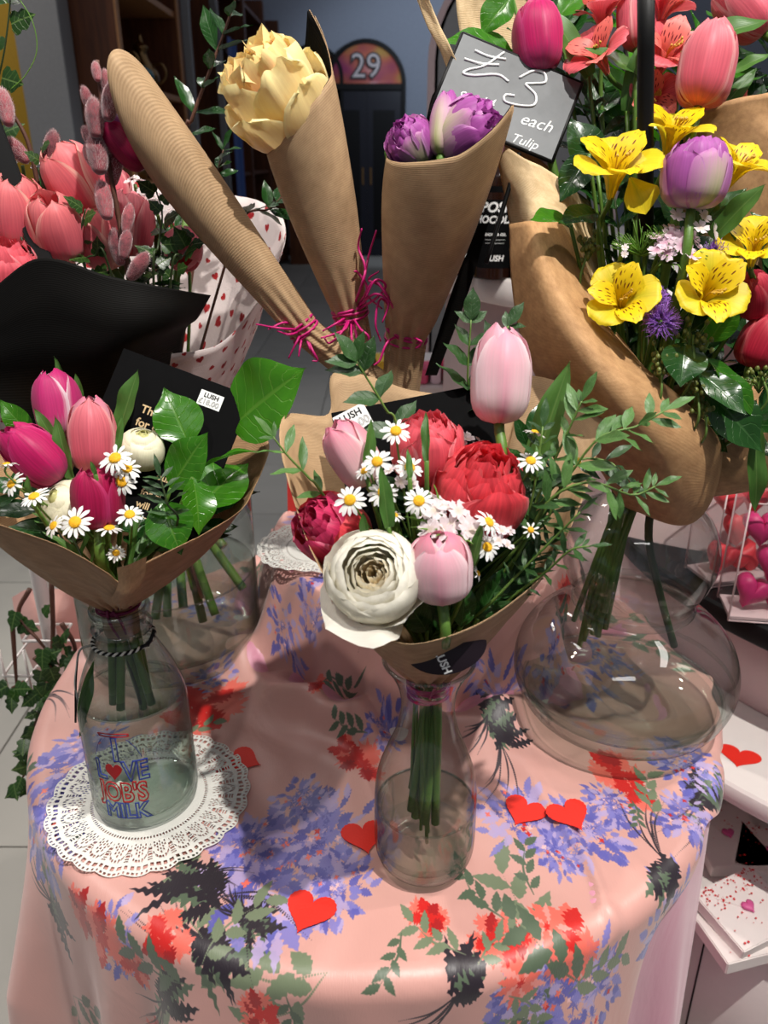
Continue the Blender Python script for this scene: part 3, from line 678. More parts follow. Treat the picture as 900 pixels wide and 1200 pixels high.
# black and white baker's twine round the bottle neck
tw = thing('bakers_twine', 'black and white twine tied round the neck of the milk bottle', 'twine', MB+Vector((0, 0, .195)))
for ph, mt in ((0, M_black), (PI, M_pwhite)):
    pts = []
    for k in range(181):
        a = k/180*2*PI; s_ = a*26+ph; r = .0285+.0011*math.cos(s_); pts.append((r*math.cos(a), r*math.sin(a), .0015*math.sin(a*1+.6)+.0011*math.sin(s_)))
    tube('strand', pts, .0012, mt, tw, 6, local=True)
for sx, mt in ((-1, M_black), (-.8, M_pwhite)): tube('loose_end', [(-.026, -.014, 0), (-.036, -.018, -.003), (-.041, -.02, -.02), (-.048, -.016, -.05), (-.052*abs(sx), -.02, -.085)], .0011, mt, tw, 6, 24, local=True)
tube('knot', [(.022, -.018, 0), (.03, -.018, .006), (.034, -.012, .014), (.03, -.008, .006), (.026, -.013, -.002)], .0018, M_black, tw, 6, 20, local=True)
# ================================================================== flower builders
def petal_me(name, rs, zs, ws, mat, n=12, m=9, rnd=.2, ruf=0.0, seed=0, wrapk=1.0, pts=0.0, notch=0.0, rf=5, crease=0.0, key=None):
    """a petal on a surface of revolution: radius rs, height zs and half width ws along it"""
    k = ('p', name, tuple(rs), tuple(zs), tuple(ws), mat.name, n, m, rnd, ruf, seed, wrapk, pts, notch)
    if k in _cache: return _cache[k]
    r_ = np.random.RandomState(seed*7+3); ph = r_.rand(6)*6.28
    x = np.linspace(0, 1, len(rs)); fr, fz, fw = crv(x, rs), crv(x, zs), crv(np.linspace(0, 1, len(ws)), ws)
    s, t = np.meshgrid(np.linspace(0, 1, n), np.linspace(-1, 1, m), indexing='ij')
    se = s*(1-rnd*np.abs(t)**2.2*s) + pts*s**3*(1-np.abs(t))*.3 - notch*s**4*np.exp(-(t/.25)**2)
    se = np.clip(se, 0, 1.2); sc = np.minimum(se, 1); ex = se-sc
    r, z, w_ = fr(sc), fz(sc)+ex*(zs[-1]-zs[-2]), fw(s)
    Rc = np.maximum(np.maximum(r, .35*max(rs))*wrapk, .02); an = np.clip(w_*t/Rc, -1.9, 1.9)
    X = r-Rc*(1-np.cos(an)); Y = Rc*np.sin(an)
    e = s**2; wv = np.sin(rf*t+ph[0]+2*s)*.6+np.sin(rf*2.1*t+ph[1])*.4
    X = X+ruf*e*wv+ruf*.6*np.abs(t)**2*np.sin(9*s+ph[2])*s; Z = z+ruf*.5*e*np.sin(rf*1.4*t+ph[3])
    X = X+crease*np.exp(-(t/.18)**2)*np.sin(PI*s)*.04
    uv = np.stack([(t+1)/2, s], -1).reshape(-1, 2)
    me = mesh(name, np.stack([X, Y, Z], -1).reshape(-1, 3), grid_faces(n, m), mat, uv); _cache[k] = me; return me
_cache = {}
def rotz(a, tilt=0, s=1.0, z=0): return Matrix.Translation((0, 0, z)) @ Matrix.Rotation(a, 4, 'Z') @ Matrix.Rotation(tilt, 4, 'Y') @ Matrix.Diagonal((s, s, s, 1))
def stem_path(base, axis, ctx, long=True):
    B, foot = ctx['B'], ctx['foot']; j = ctx.get('j', .008)
    Bj = B+Vector((RND.uniform(-j, j), RND.uniform(-j, j), RND.uniform(-.005, .005))); L = (base-Bj).length
    p = [base+axis*.002, base-axis*L*.22, Bj]
    if L < .06: p = [base, Bj]
    if long:
        f = foot+Vector((RND.uniform(-1, 1)*ctx.get('fr', .02), RND.uniform(-1, 1)*ctx.get('fr', .02), RND.uniform(0, ctx.get('fz', .03))))
        p += [f]
    return p
def add_stem(root, base, axis, ctx, mat, r, long=True, k=8):
    if ctx is None: return
    return tube('stem', stem_path(Vector(base), Vector(axis), ctx, long), r, mat, root, k, 18)
def head(px, py, d, hp, axis, frac=.5):
    c = P(px, py, d); H = hp/ppm(c); ax = Vector(axis).normalized(); return c-ax*H*frac, H, ax
def TU(label, px, py, d, hp, axis, mats, ctx, op=.0, fat=1.0, spin=0, group='tulips', r=.0042, long=True, seed=0, stemmat=None, cat='tulip', toothed=False):
    """six petalled tulip; hp = head height in photo pixels"""
    base, H, ax = head(px, py, d, hp, axis)
    t = thing('tulip', label, cat, frame(base, ax, EX, H, spin), group)
    f = fat
    for k in range(3):      # outer
        me = petal_me('petal', [.03, .20*f, .32*f, .335*f+.03*op, .27*f+.13*op, .13+.42*op], [0, .05, .25, .56, .84, 1.0-.06*op], [.05, .2, .345*f, .37*f, .25*f, .035], mats[0], 16, 11, .06, .012+.02*op, seed+k, 1.02, 0, 0, crease=1)
        link('petal', me, t, rotz(k*2*PI/3+RND.uniform(-.12, .12), 0, RND.uniform(.95, 1.0)))
    for k in range(3):      # inner
        me = petal_me('petal', [.02, .17*f, .27*f, .285*f+.02*op, .22*f+.08*op, .09+.3*op], [0, .05, .25, .58, .87, 1.02-.03*op], [.04, .2, .33*f, .38*f, .29*f, .05], mats[-1] if len(mats) > 1 else mats[0], 14, 9, .06, .012+.02*op, seed+k+5, 1.05)
        link('petal', me, t, rotz(k*2*PI/3+PI/3+RND.uniform(-.1, .1), 0, RND.uniform(.97, 1.02)))
    add_stem(t, base, ax, ctx, stemmat or M_stem, r, long)
    return t
def LAY(name, label, cat, px, py, d, wp, axis, layers, ctx, spin=0, group=None, frac=.45, stemmat=None, r=.004, long=True, H=None):
    """many layered flower. layers: (count, [r..], [z..], [w..], mat, kw). unit = full width 1"""
    base, Wd, ax = head(px, py, d, wp, axis, frac)
    t = thing(name, label, cat, frame(base, ax, EX, Wd, spin), group); q = 0
    for li, (cnt, rs, zs, ws, mat, kw) in enumerate(layers):
        kw = dict(kw); off = kw.pop('off', li*.37*2*PI/cnt+li*.5); jt = kw.pop('jit', .1)
        for k in range(cnt):
            me = petal_me('petal', rs, zs, ws, (mat[k % len(mat)] if isinstance(mat, tuple) else mat), seed=(q % 4)+li*5, **kw); q += 1
            link('petal', me, t, rotz(off+k*2*PI/cnt+RND.uniform(-jt, jt), RND.uniform(-.04, .04), RND.uniform(.93, 1.03)))
    add_stem(t, base, ax, ctx, stemmat or M_stem, r, long)
    return t
def dbl(mo, mi, mg=None, open_=.0, ruf=.022):
    """double (peony) tulip layers"""
    o = open_
    return [(5, [.04, .3, .45, .49+.03*o, .47+.1*o, .40+.2*o], [0, .04, .2, .44, .66, .78-.1*o], [.08, .30, .42, .46, .42, .24], mg or mo, dict(ruf=ruf*1.2, rnd=.13, n=14, m=11)),
            (5, [.04, .25, .39, .43+.02*o, .39+.08*o, .30+.18*o], [0, .05, .24, .5, .74, .88-.06*o], [.08, .27, .37, .41, .38, .24], mo, dict(ruf=ruf*1.5, rnd=.13, n=14, m=11, notch=.04)),
            (5, [.03, .2, .31, .34, .30+.06*o, .22+.12*o], [0, .06, .28, .55, .78, .92], [.06, .22, .30, .33, .31, .22], mi, dict(ruf=ruf*2.0, rnd=.14, notch=.05)),
            (5, [.03, .15, .22, .24, .21+.03*o, .15+.08*o], [0, .06, .3, .58, .8, .93], [.05, .18, .24, .26, .26, .2], mi, dict(ruf=ruf*2.2, rnd=.14, notch=.05)),
            (4, [.02, .08, .12, .13, .12, .08], [0, .08, .32, .58, .8, .9], [.03, .12, .15, .16, .15, .1], mi, dict(ruf=ruf*1.6, rnd=.14, m=7, n=9))]
def rosel(mo, mi, mc):
    L = [(2, [.05, .3, .46, .52, .545, .55], [-.02, .0, .12, .25, .36, .40], [.1, .34, .46, .5, .42, .24], mo, dict(rnd=.16, ruf=.02, n=14, m=13, off=2.2)),
         (5, [.05, .33, .48, .50, .45, .385], [-.01, .02, .17, .38, .53, .58], [.1, .34, .47, .52, .46, .30], mo, dict(rnd=.14, ruf=.016, n=14, m=13)),
         (5, [.04, .3, .43, .45, .40, .33], [0, .04, .2, .42, .57, .61], [.1, .3, .42, .46, .42, .28], mo, dict(rnd=.14, ruf=.018, n=14, m=13, off=.5)),
         (4, [.04, .26, .38, .40, .345, .28], [0, .05, .22, .43, .57, .61], [.08, .26, .38, .42, .38, .26], mi, dict(rnd=.13, ruf=.018, n=12, m=11, off=1.3))]
    for i, (r0, h) in enumerate([(.29, .585), (.25, .575), (.21, .56), (.17, .545), (.13, .53), (.09, .52), (.055, .51)]):
        L.append((4 if i < 5 else 3, [.03, r0*.7, r0*.97, r0, r0*.93, r0*.8], [.02, .08, .24, .38, h-.05, h], [.05, .14+r0*.25, r0*.85, r0*.95, r0*.95, r0*.7], mi if i < 3 else mc, dict(rnd=.08, ruf=.018, off=i*1.1, jit=.3, n=9, m=9)))
    return L
def ranl(mo, mi, mc):
    L = []
    for i in range(8):
        q = 1-i*.105; r0 = .5*q; close = .55+.4*(i/7)
        L.append((4, [.04, r0*.75, r0*.99, r0*.98, r0*(1-.35*close), r0*(1-.78*close)], [0, .03+.01*i, .2, .42+.008*i, .60+.016*i, .66+.02*i], [.08, r0*.8, r0*1.15, r0*1.25, r0*1.1, r0*.6], (mo, mo, mi, mi, mi, mc, mc, mc)[i], dict(rnd=.06, ruf=.006, off=i*1.37, n=11, m=11)))
    return L
def DAISY(label, px, py, d, wp, axis, ctx, group='chamomile daisies', spin=0, tgt=None, droop=.12, n=None):
    c = P(px, py, d); W = wp/ppm(c)/2; ax = Vector(axis).normalized()
    t = thing('daisy', label, 'daisy', frame(c, ax, EX, W, spin), group); n = n or RND.choice([13, 14, 15])
    if 'disc' not in _cache:
        a = []; 
        for i in range(6):
            for j in range(18): th = i/5*PI/2; a.append((.36*math.sin(th)*math.cos(j*PI/9), .36*math.sin(th)*math.sin(j*PI/9), .20*math.cos(th)+.01))
        V, F_ = a, [tuple(int(x) for x in q) for q in grid_faces(6, 18, True)]
        for k in range(110):
            rr = .35*math.sqrt((k+.5)/110); th = k*2.39996; z = .2*math.sqrt(max(0, 1-(rr/.36)**2))+.01; o = len(V); q = .026
            V += [(rr*math.cos(th)+dx*q, rr*math.sin(th)+dy*q, z+dz*q) for dx, dy, dz in ((1, 0, 0), (0, 1, 0), (-1, 0, 0), (0, -1, 0), (0, 0, 1.5))]
            F_ += [(o, o+1, o+4), (o+1, o+2, o+4), (o+2, o+3, o+4), (o+3, o, o+4)]
        _cache['disc'] = mesh('disc', V, F_, M_disc)
        for q in range(3):
            s, tt = np.meshgrid(np.linspace(0, 1, 7), np.linspace(-1, 1, 5), indexing='ij')
            w_ = np.interp(s, [0, .3, .75, .93, 1], [.05, .10, .125, .10, .05]); dr = (.0, .12, -.1)[q]
            X = .27+s*.75-.05*tt**2*s; Y = w_*tt; Z = .03+.03*np.cos(tt*6)*.4+.05*np.sin(s*PI)-dr*s*s-.03*s
            _cache['dp', q] = mesh('petal', np.stack([X, Y, Z], -1).reshape(-1, 3), grid_faces(7, 5), M_dpetal, np.stack([(tt+1)/2, s], -1).reshape(-1, 2))
    link('disc', _cache['disc'], t)
    for k in range(n):
        link('petal', _cache['dp', RND.randrange(3)], t, rotz(k*2*PI/n+RND.uniform(-.08, .08), droop+RND.uniform(-.1, .15), RND.uniform(.88, 1.04)))
    e = Vector(tgt) if tgt is not None else ctx['B']+Vector((RND.uniform(-.02, .02), RND.uniform(-.02, .02), .04))
    tube('stem', [c, c-ax*.012, c.lerp(e, .5)-ax*.008, e], .0009, M_stem2, t, 5, 12)
    return t
def ALS(label, px, py, d, wp, axis, mo, mi, ctx, spin=0, group='alstroemerias', front=0.0):
    """alstroemeria trumpet"""
    c = P(px, py, d); W = wp/ppm(c); ax = Vector(axis).normalized(); base = c-ax*W*.42
    t = thing('alstroemeria', label, 'flower', frame(base, ax, EX, W, spin), group)
    for k in range(3):
        me = petal_me('petal', [.03, .07, .17, .33, .47, .53], [0, .22, .40, .50, .53, .5], [.03, .08, .15, .26, .30, .20], mo, 14, 11, .16, .016, k, 1.6, 0, .03, rf=6)
        link('petal', me, t, rotz(PI/2+k*2*PI/3, front*(k != 0), RND.uniform(.95, 1.02)))
        me = petal_me('petal', [.02, .06, .13, .26, .38, .47], [0, .24, .42, .54, .60, .62], [.03, .07, .12, .19, .19, .08], mi, 14, 9, .12, .012, k+4, 1.3, .15, 0, rf=5)
        link('petal', me, t, rotz(-PI/2+k*2*PI/3+(.12 if k else 0), -.08 if k != 0 else .1, RND.uniform(.98, 1.05)))
    V, F_ = [], []
    for k in range(6):
        a = -PI/2+RND.uniform(-.8, .8)+k*.15; p = [Vector((0, 0, .1)), Vector((.03*math.cos(a), .03*math.sin(a), .4)), Vector((.14*math.cos(a), .14*math.sin(a), .58))]
        v, f = tube_vf(p, .009, 5, 8, True, len(V)); V += v; F_ += f; e = p[-1]; o = len(V)
        V += [tuple(e+Vector(q)*.022) for q in ((1, 0, 0), (0, 1, 0), (-1, 0, 0), (0, -1, 0), (0, 0, 1.5), (0, 0, -1.5))]; F_ += [(o+i, o+(i+1) % 4, o+4) for i in range(4)]+[(o+(i+1) % 4, o+i, o+5) for i in range(4)]
    link('stamens', mesh('stamens', V, F_, M_stamen), t)
    add_stem(t, base, ax, ctx, M_stem, .0024, False, 6)
    return t
# ---- leaves
def leaf_me(name, L_W, mat, fold=.25, bend=.15, wave=.02, tip=.0, n=12, m=7, shape='oval', thick=0):
    k = ('l', name, L_W, mat.name, fold, bend, wave, tip, shape)
    if k in _cache: return _cache[k]
    s, t = np.meshgrid(np.linspace(0, 1, n), np.linspace(-1, 1, m), indexing='ij')
    prof = {'oval': [.03, .30, .45, .49, .45, .33, .13, .0], 'lance': [.04, .22, .38, .46, .44, .34, .18, .0], 'blade': [.3, .42, .48, .5, .47, .38, .22, .0], 'obovate': [.03, .14, .28, .4, .48, .47, .3, .02], 'thumb': [.25, .36, .44, .48, .5, .49, .4, .08]}[shape]
    w_ = crv(np.linspace(0, 1, 8), prof)(s)/L_W
    X = w_*t; Y = s.copy(); Z = -bend*s*s+fold*np.abs(X)+wave*np.sin(t*2.2)*np.sin(7*s)+wave*np.abs(t)*np.sin(13*s)
    Y = s*(1-bend*.3*s)
    me = mesh(name, np.stack([X, Y, Z], -1).reshape(-1, 3), grid_faces(n, m), mat, np.stack([(t+1)/2, s], -1).reshape(-1, 2)); _cache[k] = me; return me
def leaf_M(p0, p1, nrm, wk=1.0):
    y = Vector(p1)-Vector(p0); L = y.length; y.normalize(); z = Vector(nrm); z = (z-y*z.dot(y)).normalized(); x = y.cross(z)
    M = Matrix((x*L*wk, y*L, z*L)).transposed().to_4x4(); M.translation = Vector(p0); return M
def LEAF(name, label, a, b, mat, lw=2.0, nrm=(0, 0, 1), fold=.3, bend=.12, wave=.02, shape='oval', cat='leaf', group=None, ctx=None, petiole=.0018, n=16, m=9):
    """single big leaf from pixel a=(px,py,d) to b; label None makes it anonymous"""
    p0, p1 = P(*a), P(*b); M = leaf_M(p0, p1, nrm)
    t = thing(name, label, cat, Matrix.Translation(p0), group)
    link('blade', leaf_me('blade', lw, mat, fold, bend, wave, 0, n, m, shape), t, Matrix.Translation(-p0) @ M)
    if ctx: tube('stem', [p0, p0.lerp(ctx['B'], .35)+Vector((0, 0, -.01)), ctx['B']], petiole, M_stem, t, 6, 10)
    return t
def SPRIG(name, label, path, mat, smat, nl, ls, lw=2.6, ctx=None, arr='opp', cat='foliage', group=None, r=.0011, spread=.9, start=.15, shape='lance', up=None, end=True, fold=.2, bend=.12, droop=0):
    pts = [P(*p) if not isinstance(p, Vector) else p for p in path]; full = ([ctx['B']] if ctx else [])+pts
    if ctx and ctx.get('dip') and 'filler' not in name: full = [ctx['foot']+Vector((RND.uniform(-1, 1)*ctx['fr'], RND.uniform(-1, 1)*ctx['fr'], RND.uniform(0, ctx['fz']))), ctx['B']+Vector((RND.uniform(-.008, .008), RND.uniform(-.008, .008), 0))]+pts
    t = thing(name, label, cat, Matrix.Translation(pts[0]), group)
    tube('stem', full, [r*1.6, r, r*.6], smat, t, 6, 24)
    cp = catmull(pts, 40); me = leaf_me('leaf', lw, mat, fold, bend, .02, 0, 9, 5, shape); o0 = pts[0]
    up = Vector(up) if up is not None else -EF*.5+Vector((0, 0, .8))
    for k in range(nl):
        u = start+(1-start)*(k/(max(nl-1, 1)))**.9; i = min(int(u*38), 38); p, T = cp[i], (cp[i+1]-cp[i]).normalized()
        side = T.cross(up).normalized(); rr = RND.uniform(-.9, .9)
        side = (Matrix.Rotation(rr, 3, T) @ side)
        l = ls*RND.uniform(.75, 1.15)*(1-.35*abs(2*u-1.0)**2)
        for sg in ((1, -1) if arr == 'opp' else ((1,) if k % 2 else (-1,))):
            dv = (side*sg*math.sin(spread)+T*math.cos(spread)+Vector((0, 0, -droop))).normalized()
            dv = (dv+Vector((RND.uniform(-.2, .2), RND.uniform(-.2, .2), RND.uniform(-.2, .2)))).normalized()
            link('leaf', me, t, Matrix.Translation(-o0) @ leaf_M(p, p+dv*l, up+Vector((RND.uniform(-.5, .5), RND.uniform(-.5, .5), RND.uniform(-.3, .3)))))
    if end: T = (cp[-1]-cp[-3]).normalized(); link('leaf', me, t, Matrix.Translation(-o0) @ leaf_M(cp[-1], cp[-1]+T*ls*.8, up))
    return t
def CLUSTER(name, label, px, py, d, wp, mat, ctx, n=14, cat='flower', group=None, axis=None, filler=None, fl=5, seed=1):
    """dome of little five petalled florets"""
    c = P(px, py, d); W = wp/ppm(c)/2; ax = Vector(axis or IMG(0, .5, .8)).normalized()
    t = thing(name, label, cat, frame(c, ax, EX, W), group)
    k_ = ('floret', mat.name)
    if k_ not in _cache:
        V, F_, U = [], [], []
        for j in range(5):
            a = j*2*PI/5; s, q = np.meshgrid(np.linspace(0, 1, 5), np.linspace(-1, 1, 5), indexing='ij')
            w_ = np.interp(s, [0, .4, .8, 1], [.05, .3, .42, .3]); X = s*(1-.12*q*q*0)+(-.1*(1-np.abs(q))*(s > .9)); Y = w_*q; Z = .25*s*s-.1*s+.05*np.cos(q*5+j)*s
            vx, vy = X*math.cos(a)-Y*math.sin(a), X*math.sin(a)+Y*math.cos(a); o = len(V)
            V += np.stack([vx, vy, Z], -1).reshape(-1, 3).tolist(); F_ += grid_faces(5, 5, False, o).tolist(); U += np.stack([(q+1)/2, s], -1).reshape(-1, 2).tolist()
        _cache[k_] = mesh('floret', V, F_, mat, U)
    r_ = random.Random(seed)
    for k in range(n):
        rr = math.sqrt((k+.4)/n)*.9; a = k*2.4+r_.uniform(-.3, .3); nz = Vector((rr*math.cos(a)*.7, rr*math.sin(a)*.7, 1)).normalized()
        link('floret', _cache[k_], t, Matrix.Translation((rr*math.cos(a), rr*math.sin(a), .35*(1-rr*rr)+r_.uniform(-.1, .1))) @ basis(nz+Vector((r_.uniform(-.4, .4), r_.uniform(-.4, .4), 0))).to_4x4() @ Matrix.Diagonal((.33,)*3+(1,)))
    if filler:
        lst = []
        for k in range(90):
            a = r_.uniform(0, 6.28); rr = r_.uniform(.3, 1.25); p = Vector((rr*math.cos(a), rr*math.sin(a), r_.uniform(-.25, .4)))
            lst.append(([Vector((0, 0, -.8)), p*.7+Vector((0, 0, -.1)), p], [.03, .03, .008], 5))
        tubes('bracts', lst, filler, t, 4)
    if ctx: add_stem(t, c-ax*W*.3, ax, ctx, M_stem, .002, False, 6)
    return t
# ---- flower and leaf materials
M_stem = leaf_mat('stem_green', (62, 88, 34), (104, 138, 58), (120, 150, 70), .4, .1, veins=False)
M_stem = flat('stem_green', (84, 118, 46), .42, nscale=30, var=.3); M_stem2 = flat('thin_stem_green', (92, 122, 52), .5, var=.2); M_stemd = flat('dark_stem', (46, 62, 28), .5, var=.3); M_brown = flat('brown_twig', (92, 58, 44), .6, var=.3)
M_disc = flat('daisy_disc_yellow', (232, 178, 24), .7, bump=.4, nscale=6, var=.25); M_dpetal = petal_mat('daisy_white', (236, 236, 222), (244, 244, 240), (250, 250, 250), None, .06, .2, .5)
M_stamen = flat('stamen_yellow', (190, 150, 50), .6)
T_pink = petal_mat('tulip_pale_pink', (246, 232, 214), (240, 196, 200), (232, 130, 160), (248, 222, 222), .12)
T_pinkw = petal_mat('tulip_white_pink', (242, 234, 222), (244, 208, 214), (238, 160, 184), (248, 226, 230), .10, center=(226, 130, 160), ew=.5)
T_mag = petal_mat('tulip_magenta', (196, 90, 140), (206, 24, 104), (214, 34, 116), (224, 70, 140), .28)
T_magd = petal_mat('tulip_deep_magenta', (170, 20, 80), (178, 14, 76), (196, 24, 92), (210, 60, 120), .3)
T_magw = petal_mat('tulip_magenta_white', (238, 200, 214), (214, 60, 130), (206, 40, 120), (246, 232, 238), .2)
T_white = petal_mat('tulip_white_petal', (236, 228, 216), (240, 224, 226), (236, 190, 206), None, .1)
T_salm = petal_mat('tulip_salmon', (252, 200, 186), (246, 112, 128), (248, 140, 140), (254, 204, 186), .15)
T_salml = petal_mat('tulip_soft_salmon', (240, 120, 130), (236, 104, 124), (240, 140, 150), (248, 180, 180), .2)
T_cor = petal_mat('double_coral', (244, 96, 96), (240, 56, 70), (246, 78, 90), (252, 130, 136), .25)
T_corl = petal_mat('double_coral_light', (246, 110, 120), (244, 82, 100), (248, 110, 124), (252, 166, 172), .2)
T_crim = petal_mat('double_crimson', (224, 60, 90), (212, 36, 88), (224, 60, 112), (244, 130, 160), .3)
T_pur = petal_mat('double_purple', (240, 220, 214), (196, 104, 186), (184, 84, 176), (222, 160, 214), .22)
T_purg = petal_mat('double_purple_green', (220, 210, 150), (226, 206, 190), (204, 120, 190), (204, 124, 190), .15, center=(186, 200, 110), ew=.75)
T_yel = petal_mat('double_yellow', (250, 150, 110), (254, 226, 160), (255, 242, 176), (255, 246, 190), .05)
T_yeli = petal_mat('double_yellow_inner', (246, 110, 90), (252, 170, 134), (255, 232, 160), (255, 242, 180), .05)
T_red = petal_mat('tulip_red_pink', (200, 40, 60), (204, 32, 66), (220, 70, 90), (240, 120, 130), .25)
R_o = petal_mat('rose_cream', (226, 218, 180), (246, 242, 228), (250, 247, 236), None, .04, .42, .5); R_c = petal_mat('rose_heart', (226, 190, 130), (242, 226, 190), (248, 240, 220), None, .06, .42, .5)
N_o = petal_mat('ranunculus_cream', (214, 216, 160), (240, 236, 204), (244, 240, 214), None, .05, .25); N_c = petal_mat('ranunculus_green', (170, 190, 90), (206, 212, 130), (226, 224, 160), None, .05)
A_o = petal_mat('alstroemeria_yellow', (226, 206, 30), (246, 218, 24), (248, 222, 40), (236, 212, 40), .12, .35, center=(190, 200, 50))
def als_in(name, base, mark):
    t = NT(name); vec, u, v = t.uv(); mp = t.n('ShaderNodeMapping'); mp.inputs['Scale'].default_value = (11, 6, 1); t.ln(vec, mp.inputs[0])
    vo = t.n('ShaderNodeTexVoronoi'); t.ln(mp.outputs[0], vo.inputs['Vector']); vo.inputs['Scale'].default_value = 1; sp = t.n('ShaderNodeSeparateXYZ')
    dots = t.ramp(vo.outputs['Distance'], [(.24, (1, 1, 1)), (.34, (0, 0, 0))]); band = t.ramp(v, [(.22, (0, 0, 0)), (.35, (1, 1, 1)), (.78, (1, 1, 1)), (.9, (0, 0, 0))])
    rr = t.ramp(t.noise(2, 2, vec), [(.4, srgb(*base)), (.6, tuple(x*.86 for x in srgb(*base)[:3])+(1,))])
    c = t.mix(t.math('MULTIPLY', dots, band), rr, srgb(*mark)); return t.pbr(c, .45, 0, .35, None, .3)
A_i = als_in('alstroemeria_yellow_streaked', (246, 212, 24), (110, 40, 10)); A_pi = als_in('alstroemeria_coral_streaked', (240, 120, 110), (110, 10, 30))
A_po = petal_mat('alstroemeria_coral', (236, 120, 100), (236, 84, 96), (240, 110, 120), (250, 160, 160), .25)
L_cam = leaf_mat('camellia_leaf', (30, 84, 14), (72, 140, 26), (120, 166, 66), .25, .3, 8, vs=.32)
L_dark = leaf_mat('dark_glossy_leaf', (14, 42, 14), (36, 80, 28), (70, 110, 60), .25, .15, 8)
L_blade = leaf_mat('tulip_leaf', (44, 88, 30), (88, 130, 58), (130, 160, 90), .4, .25, veins=False)
L_euc = leaf_mat('eucalyptus_leaf', (44, 84, 34), (98, 140, 72), (130, 160, 100), .45, .2, 6, vs=.25)
L_eucd = leaf_mat('dark_eucalyptus_leaf', (26, 54, 24), (54, 92, 42), (90, 120, 80), .45, .15, 6, vs=.2)
L_ivy = leaf_mat('ivy_leaf', (14, 36, 12), (48, 84, 30), (120, 150, 80), .35, .15, 5)
M_sw = petal_mat('sweet_william_white', (226, 210, 190), (242, 226, 228), (246, 236, 240), None, .08); M_swp = petal_mat('sweet_william_pink', (214, 150, 180), (240, 206, 222), (246, 226, 236), None, .1)
M_bract = flat('green_bracts', (96, 140, 46), .5)
def wrap_cone(name, label, ring, rim, mat, bulge=.25, n=26, m=120, cat='wrapping paper', uvs=(1, 1), crumple=.004, seed=0, mid=None, parts=None):
    """paper cone from a small ring to a rim of points"""
    K = len(rim); c, r = Vector(ring[0]), ring[1]; rows = [[], [], [], []]
    for p in rim:
        p = Vector(p); dv = Vector((p.x-c.x, p.y-c.y, 0)).normalized(); b = c+dv*r; rows[0].append(b); rows[1].append(b.lerp(p, .33)+Vector((0, 0, -bulge*.5*(p-b).length))*1.0)
        rows[2].append(b.lerp(p, .7)+Vector((0, 0, -bulge*.55*(p-b).length))); rows[3].append(p)
    def fn(V):
        i, j = np.meshgrid(np.linspace(0, 1, V.shape[0]), np.linspace(0, 1, V.shape[1]), indexing='ij')
        nz = vnoise(j*11, i*2.2, seed+30, 1.0)*np.sin(PI*i**.7)+.6*np.abs(vnoise(j*26, i*5, seed+31, 1.0))*i
        nz = nz*np.clip(j*20, 0, 1)*np.clip((1-j)*20, 0, 1); dx, dy = V[..., 0]-c.x, V[..., 1]-c.y; q = np.hypot(dx, dy)+1e-6
        pl = (1-i)**2*.0035*np.sin(j*2*PI*17)
        V[..., 0] += dx/q*(nz*crumple+pl); V[..., 1] += dy/q*(nz*crumple+pl); V[..., 2] += nz*crumple*.8; return V
    me = sheet_me(name, rows, n, m, mat, True, uvs, fn); o = link(name, me); tag(o, label, cat); solid(o, .0004); return o
def raffia(name, label, c, r, mat, axis=(0, 0, 1), turns=4, ends=(), parent=None, cat='raffia tie', th=.0014):
    t = thing(name, label, cat, Vector(c)); B_ = basis(axis); pts = []
    for k in range(turns*24+1): a = k/24*2*PI; pts.append(B_ @ Vector(((r+.0006*math.sin(k*.7))*math.cos(a), (r+.0006*math.sin(k*.7))*math.sin(a), .006*math.sin(k*.11+.5)+.0008*k/24)))
    V, F_ = tube_vf(pts, th, 5); link('binding', mesh('binding', V, F_, mat), t)
    for e in ends: tube('loose_end', [Vector(p) for p in e], [th*.9, th, th*.6], mat, t, 5, 22)
    return t
M_kraft = kraft_mat('kraft_paper', (132, 98, 68), (188, 152, 114), 60)
M_kraftf = kraft_mat('kraft_paper_fine', (150, 120, 88), (200, 168, 130), 110, amt=.4)
M_kraftb = kraft_mat('kraft_paper_warm', (146, 104, 68), (212, 168, 120), 110, amt=.5)
M_krafts = kraft_mat('kraft_paper_straw', (190, 158, 114), (232, 206, 164), 60)
M_raff = flat('magenta_raffia', (190, 20, 110), .5, var=.2); M_raffd = flat('dark_magenta_raffia', (120, 14, 66), .5, var=.2)
M_bpaper = (lambda t: t.pbr(t.mix(t.noise(6, 4, t.uv()[0]), srgb(9, 8, 8), srgb(19, 18, 16)), .6, 0, .07, t.bump(t.math('SINE', t.math('MULTIPLY', t.uv()[2], 500)), .15, .0005)))(NT('black_paper'))
# ================================================================== left bouquet in the milk bottle
c1 = dict(B=MB+Vector((0, 0, .238)), foot=MB+Vector((.006, 0, .095)), fr=.026, fz=.035, j=.009, dip=1)
r1 = [P(-45, 600, .58), P(0, 615, .555), P(75, 642, .55), P(125, 672, .555), P(146, 684, .56), P(170, 660, .565), P(235, 628, .60), P(287, 590, .66), P(313, 520, .73), P(262, 508, .79), P(180, 500, .82), P(80, 500, .83), P(-20, 520, .78), P(-70, 560, .68)]
wr1 = wrap_cone('kraft_wrap', 'brown ribbed kraft paper wrapped round the tulips in the milk bottle', (MB+Vector((0, 0, .236)), .0185), r1, M_kraft, .12, uvs=(3, 2), crumple=.010, seed=1)
link('fold', sheet_me('fold', [[P(137, 665, .535), P(150, 662, .535), P(172, 652, .545)], [P(138, 685, .548), P(150, 688, .548), P(168, 678, .556)], [P(128, 706, .585), P(140, 708, .585), P(150, 706, .59)]], 10, 10, M_kraft, uvs=(1, 1)), wr1)
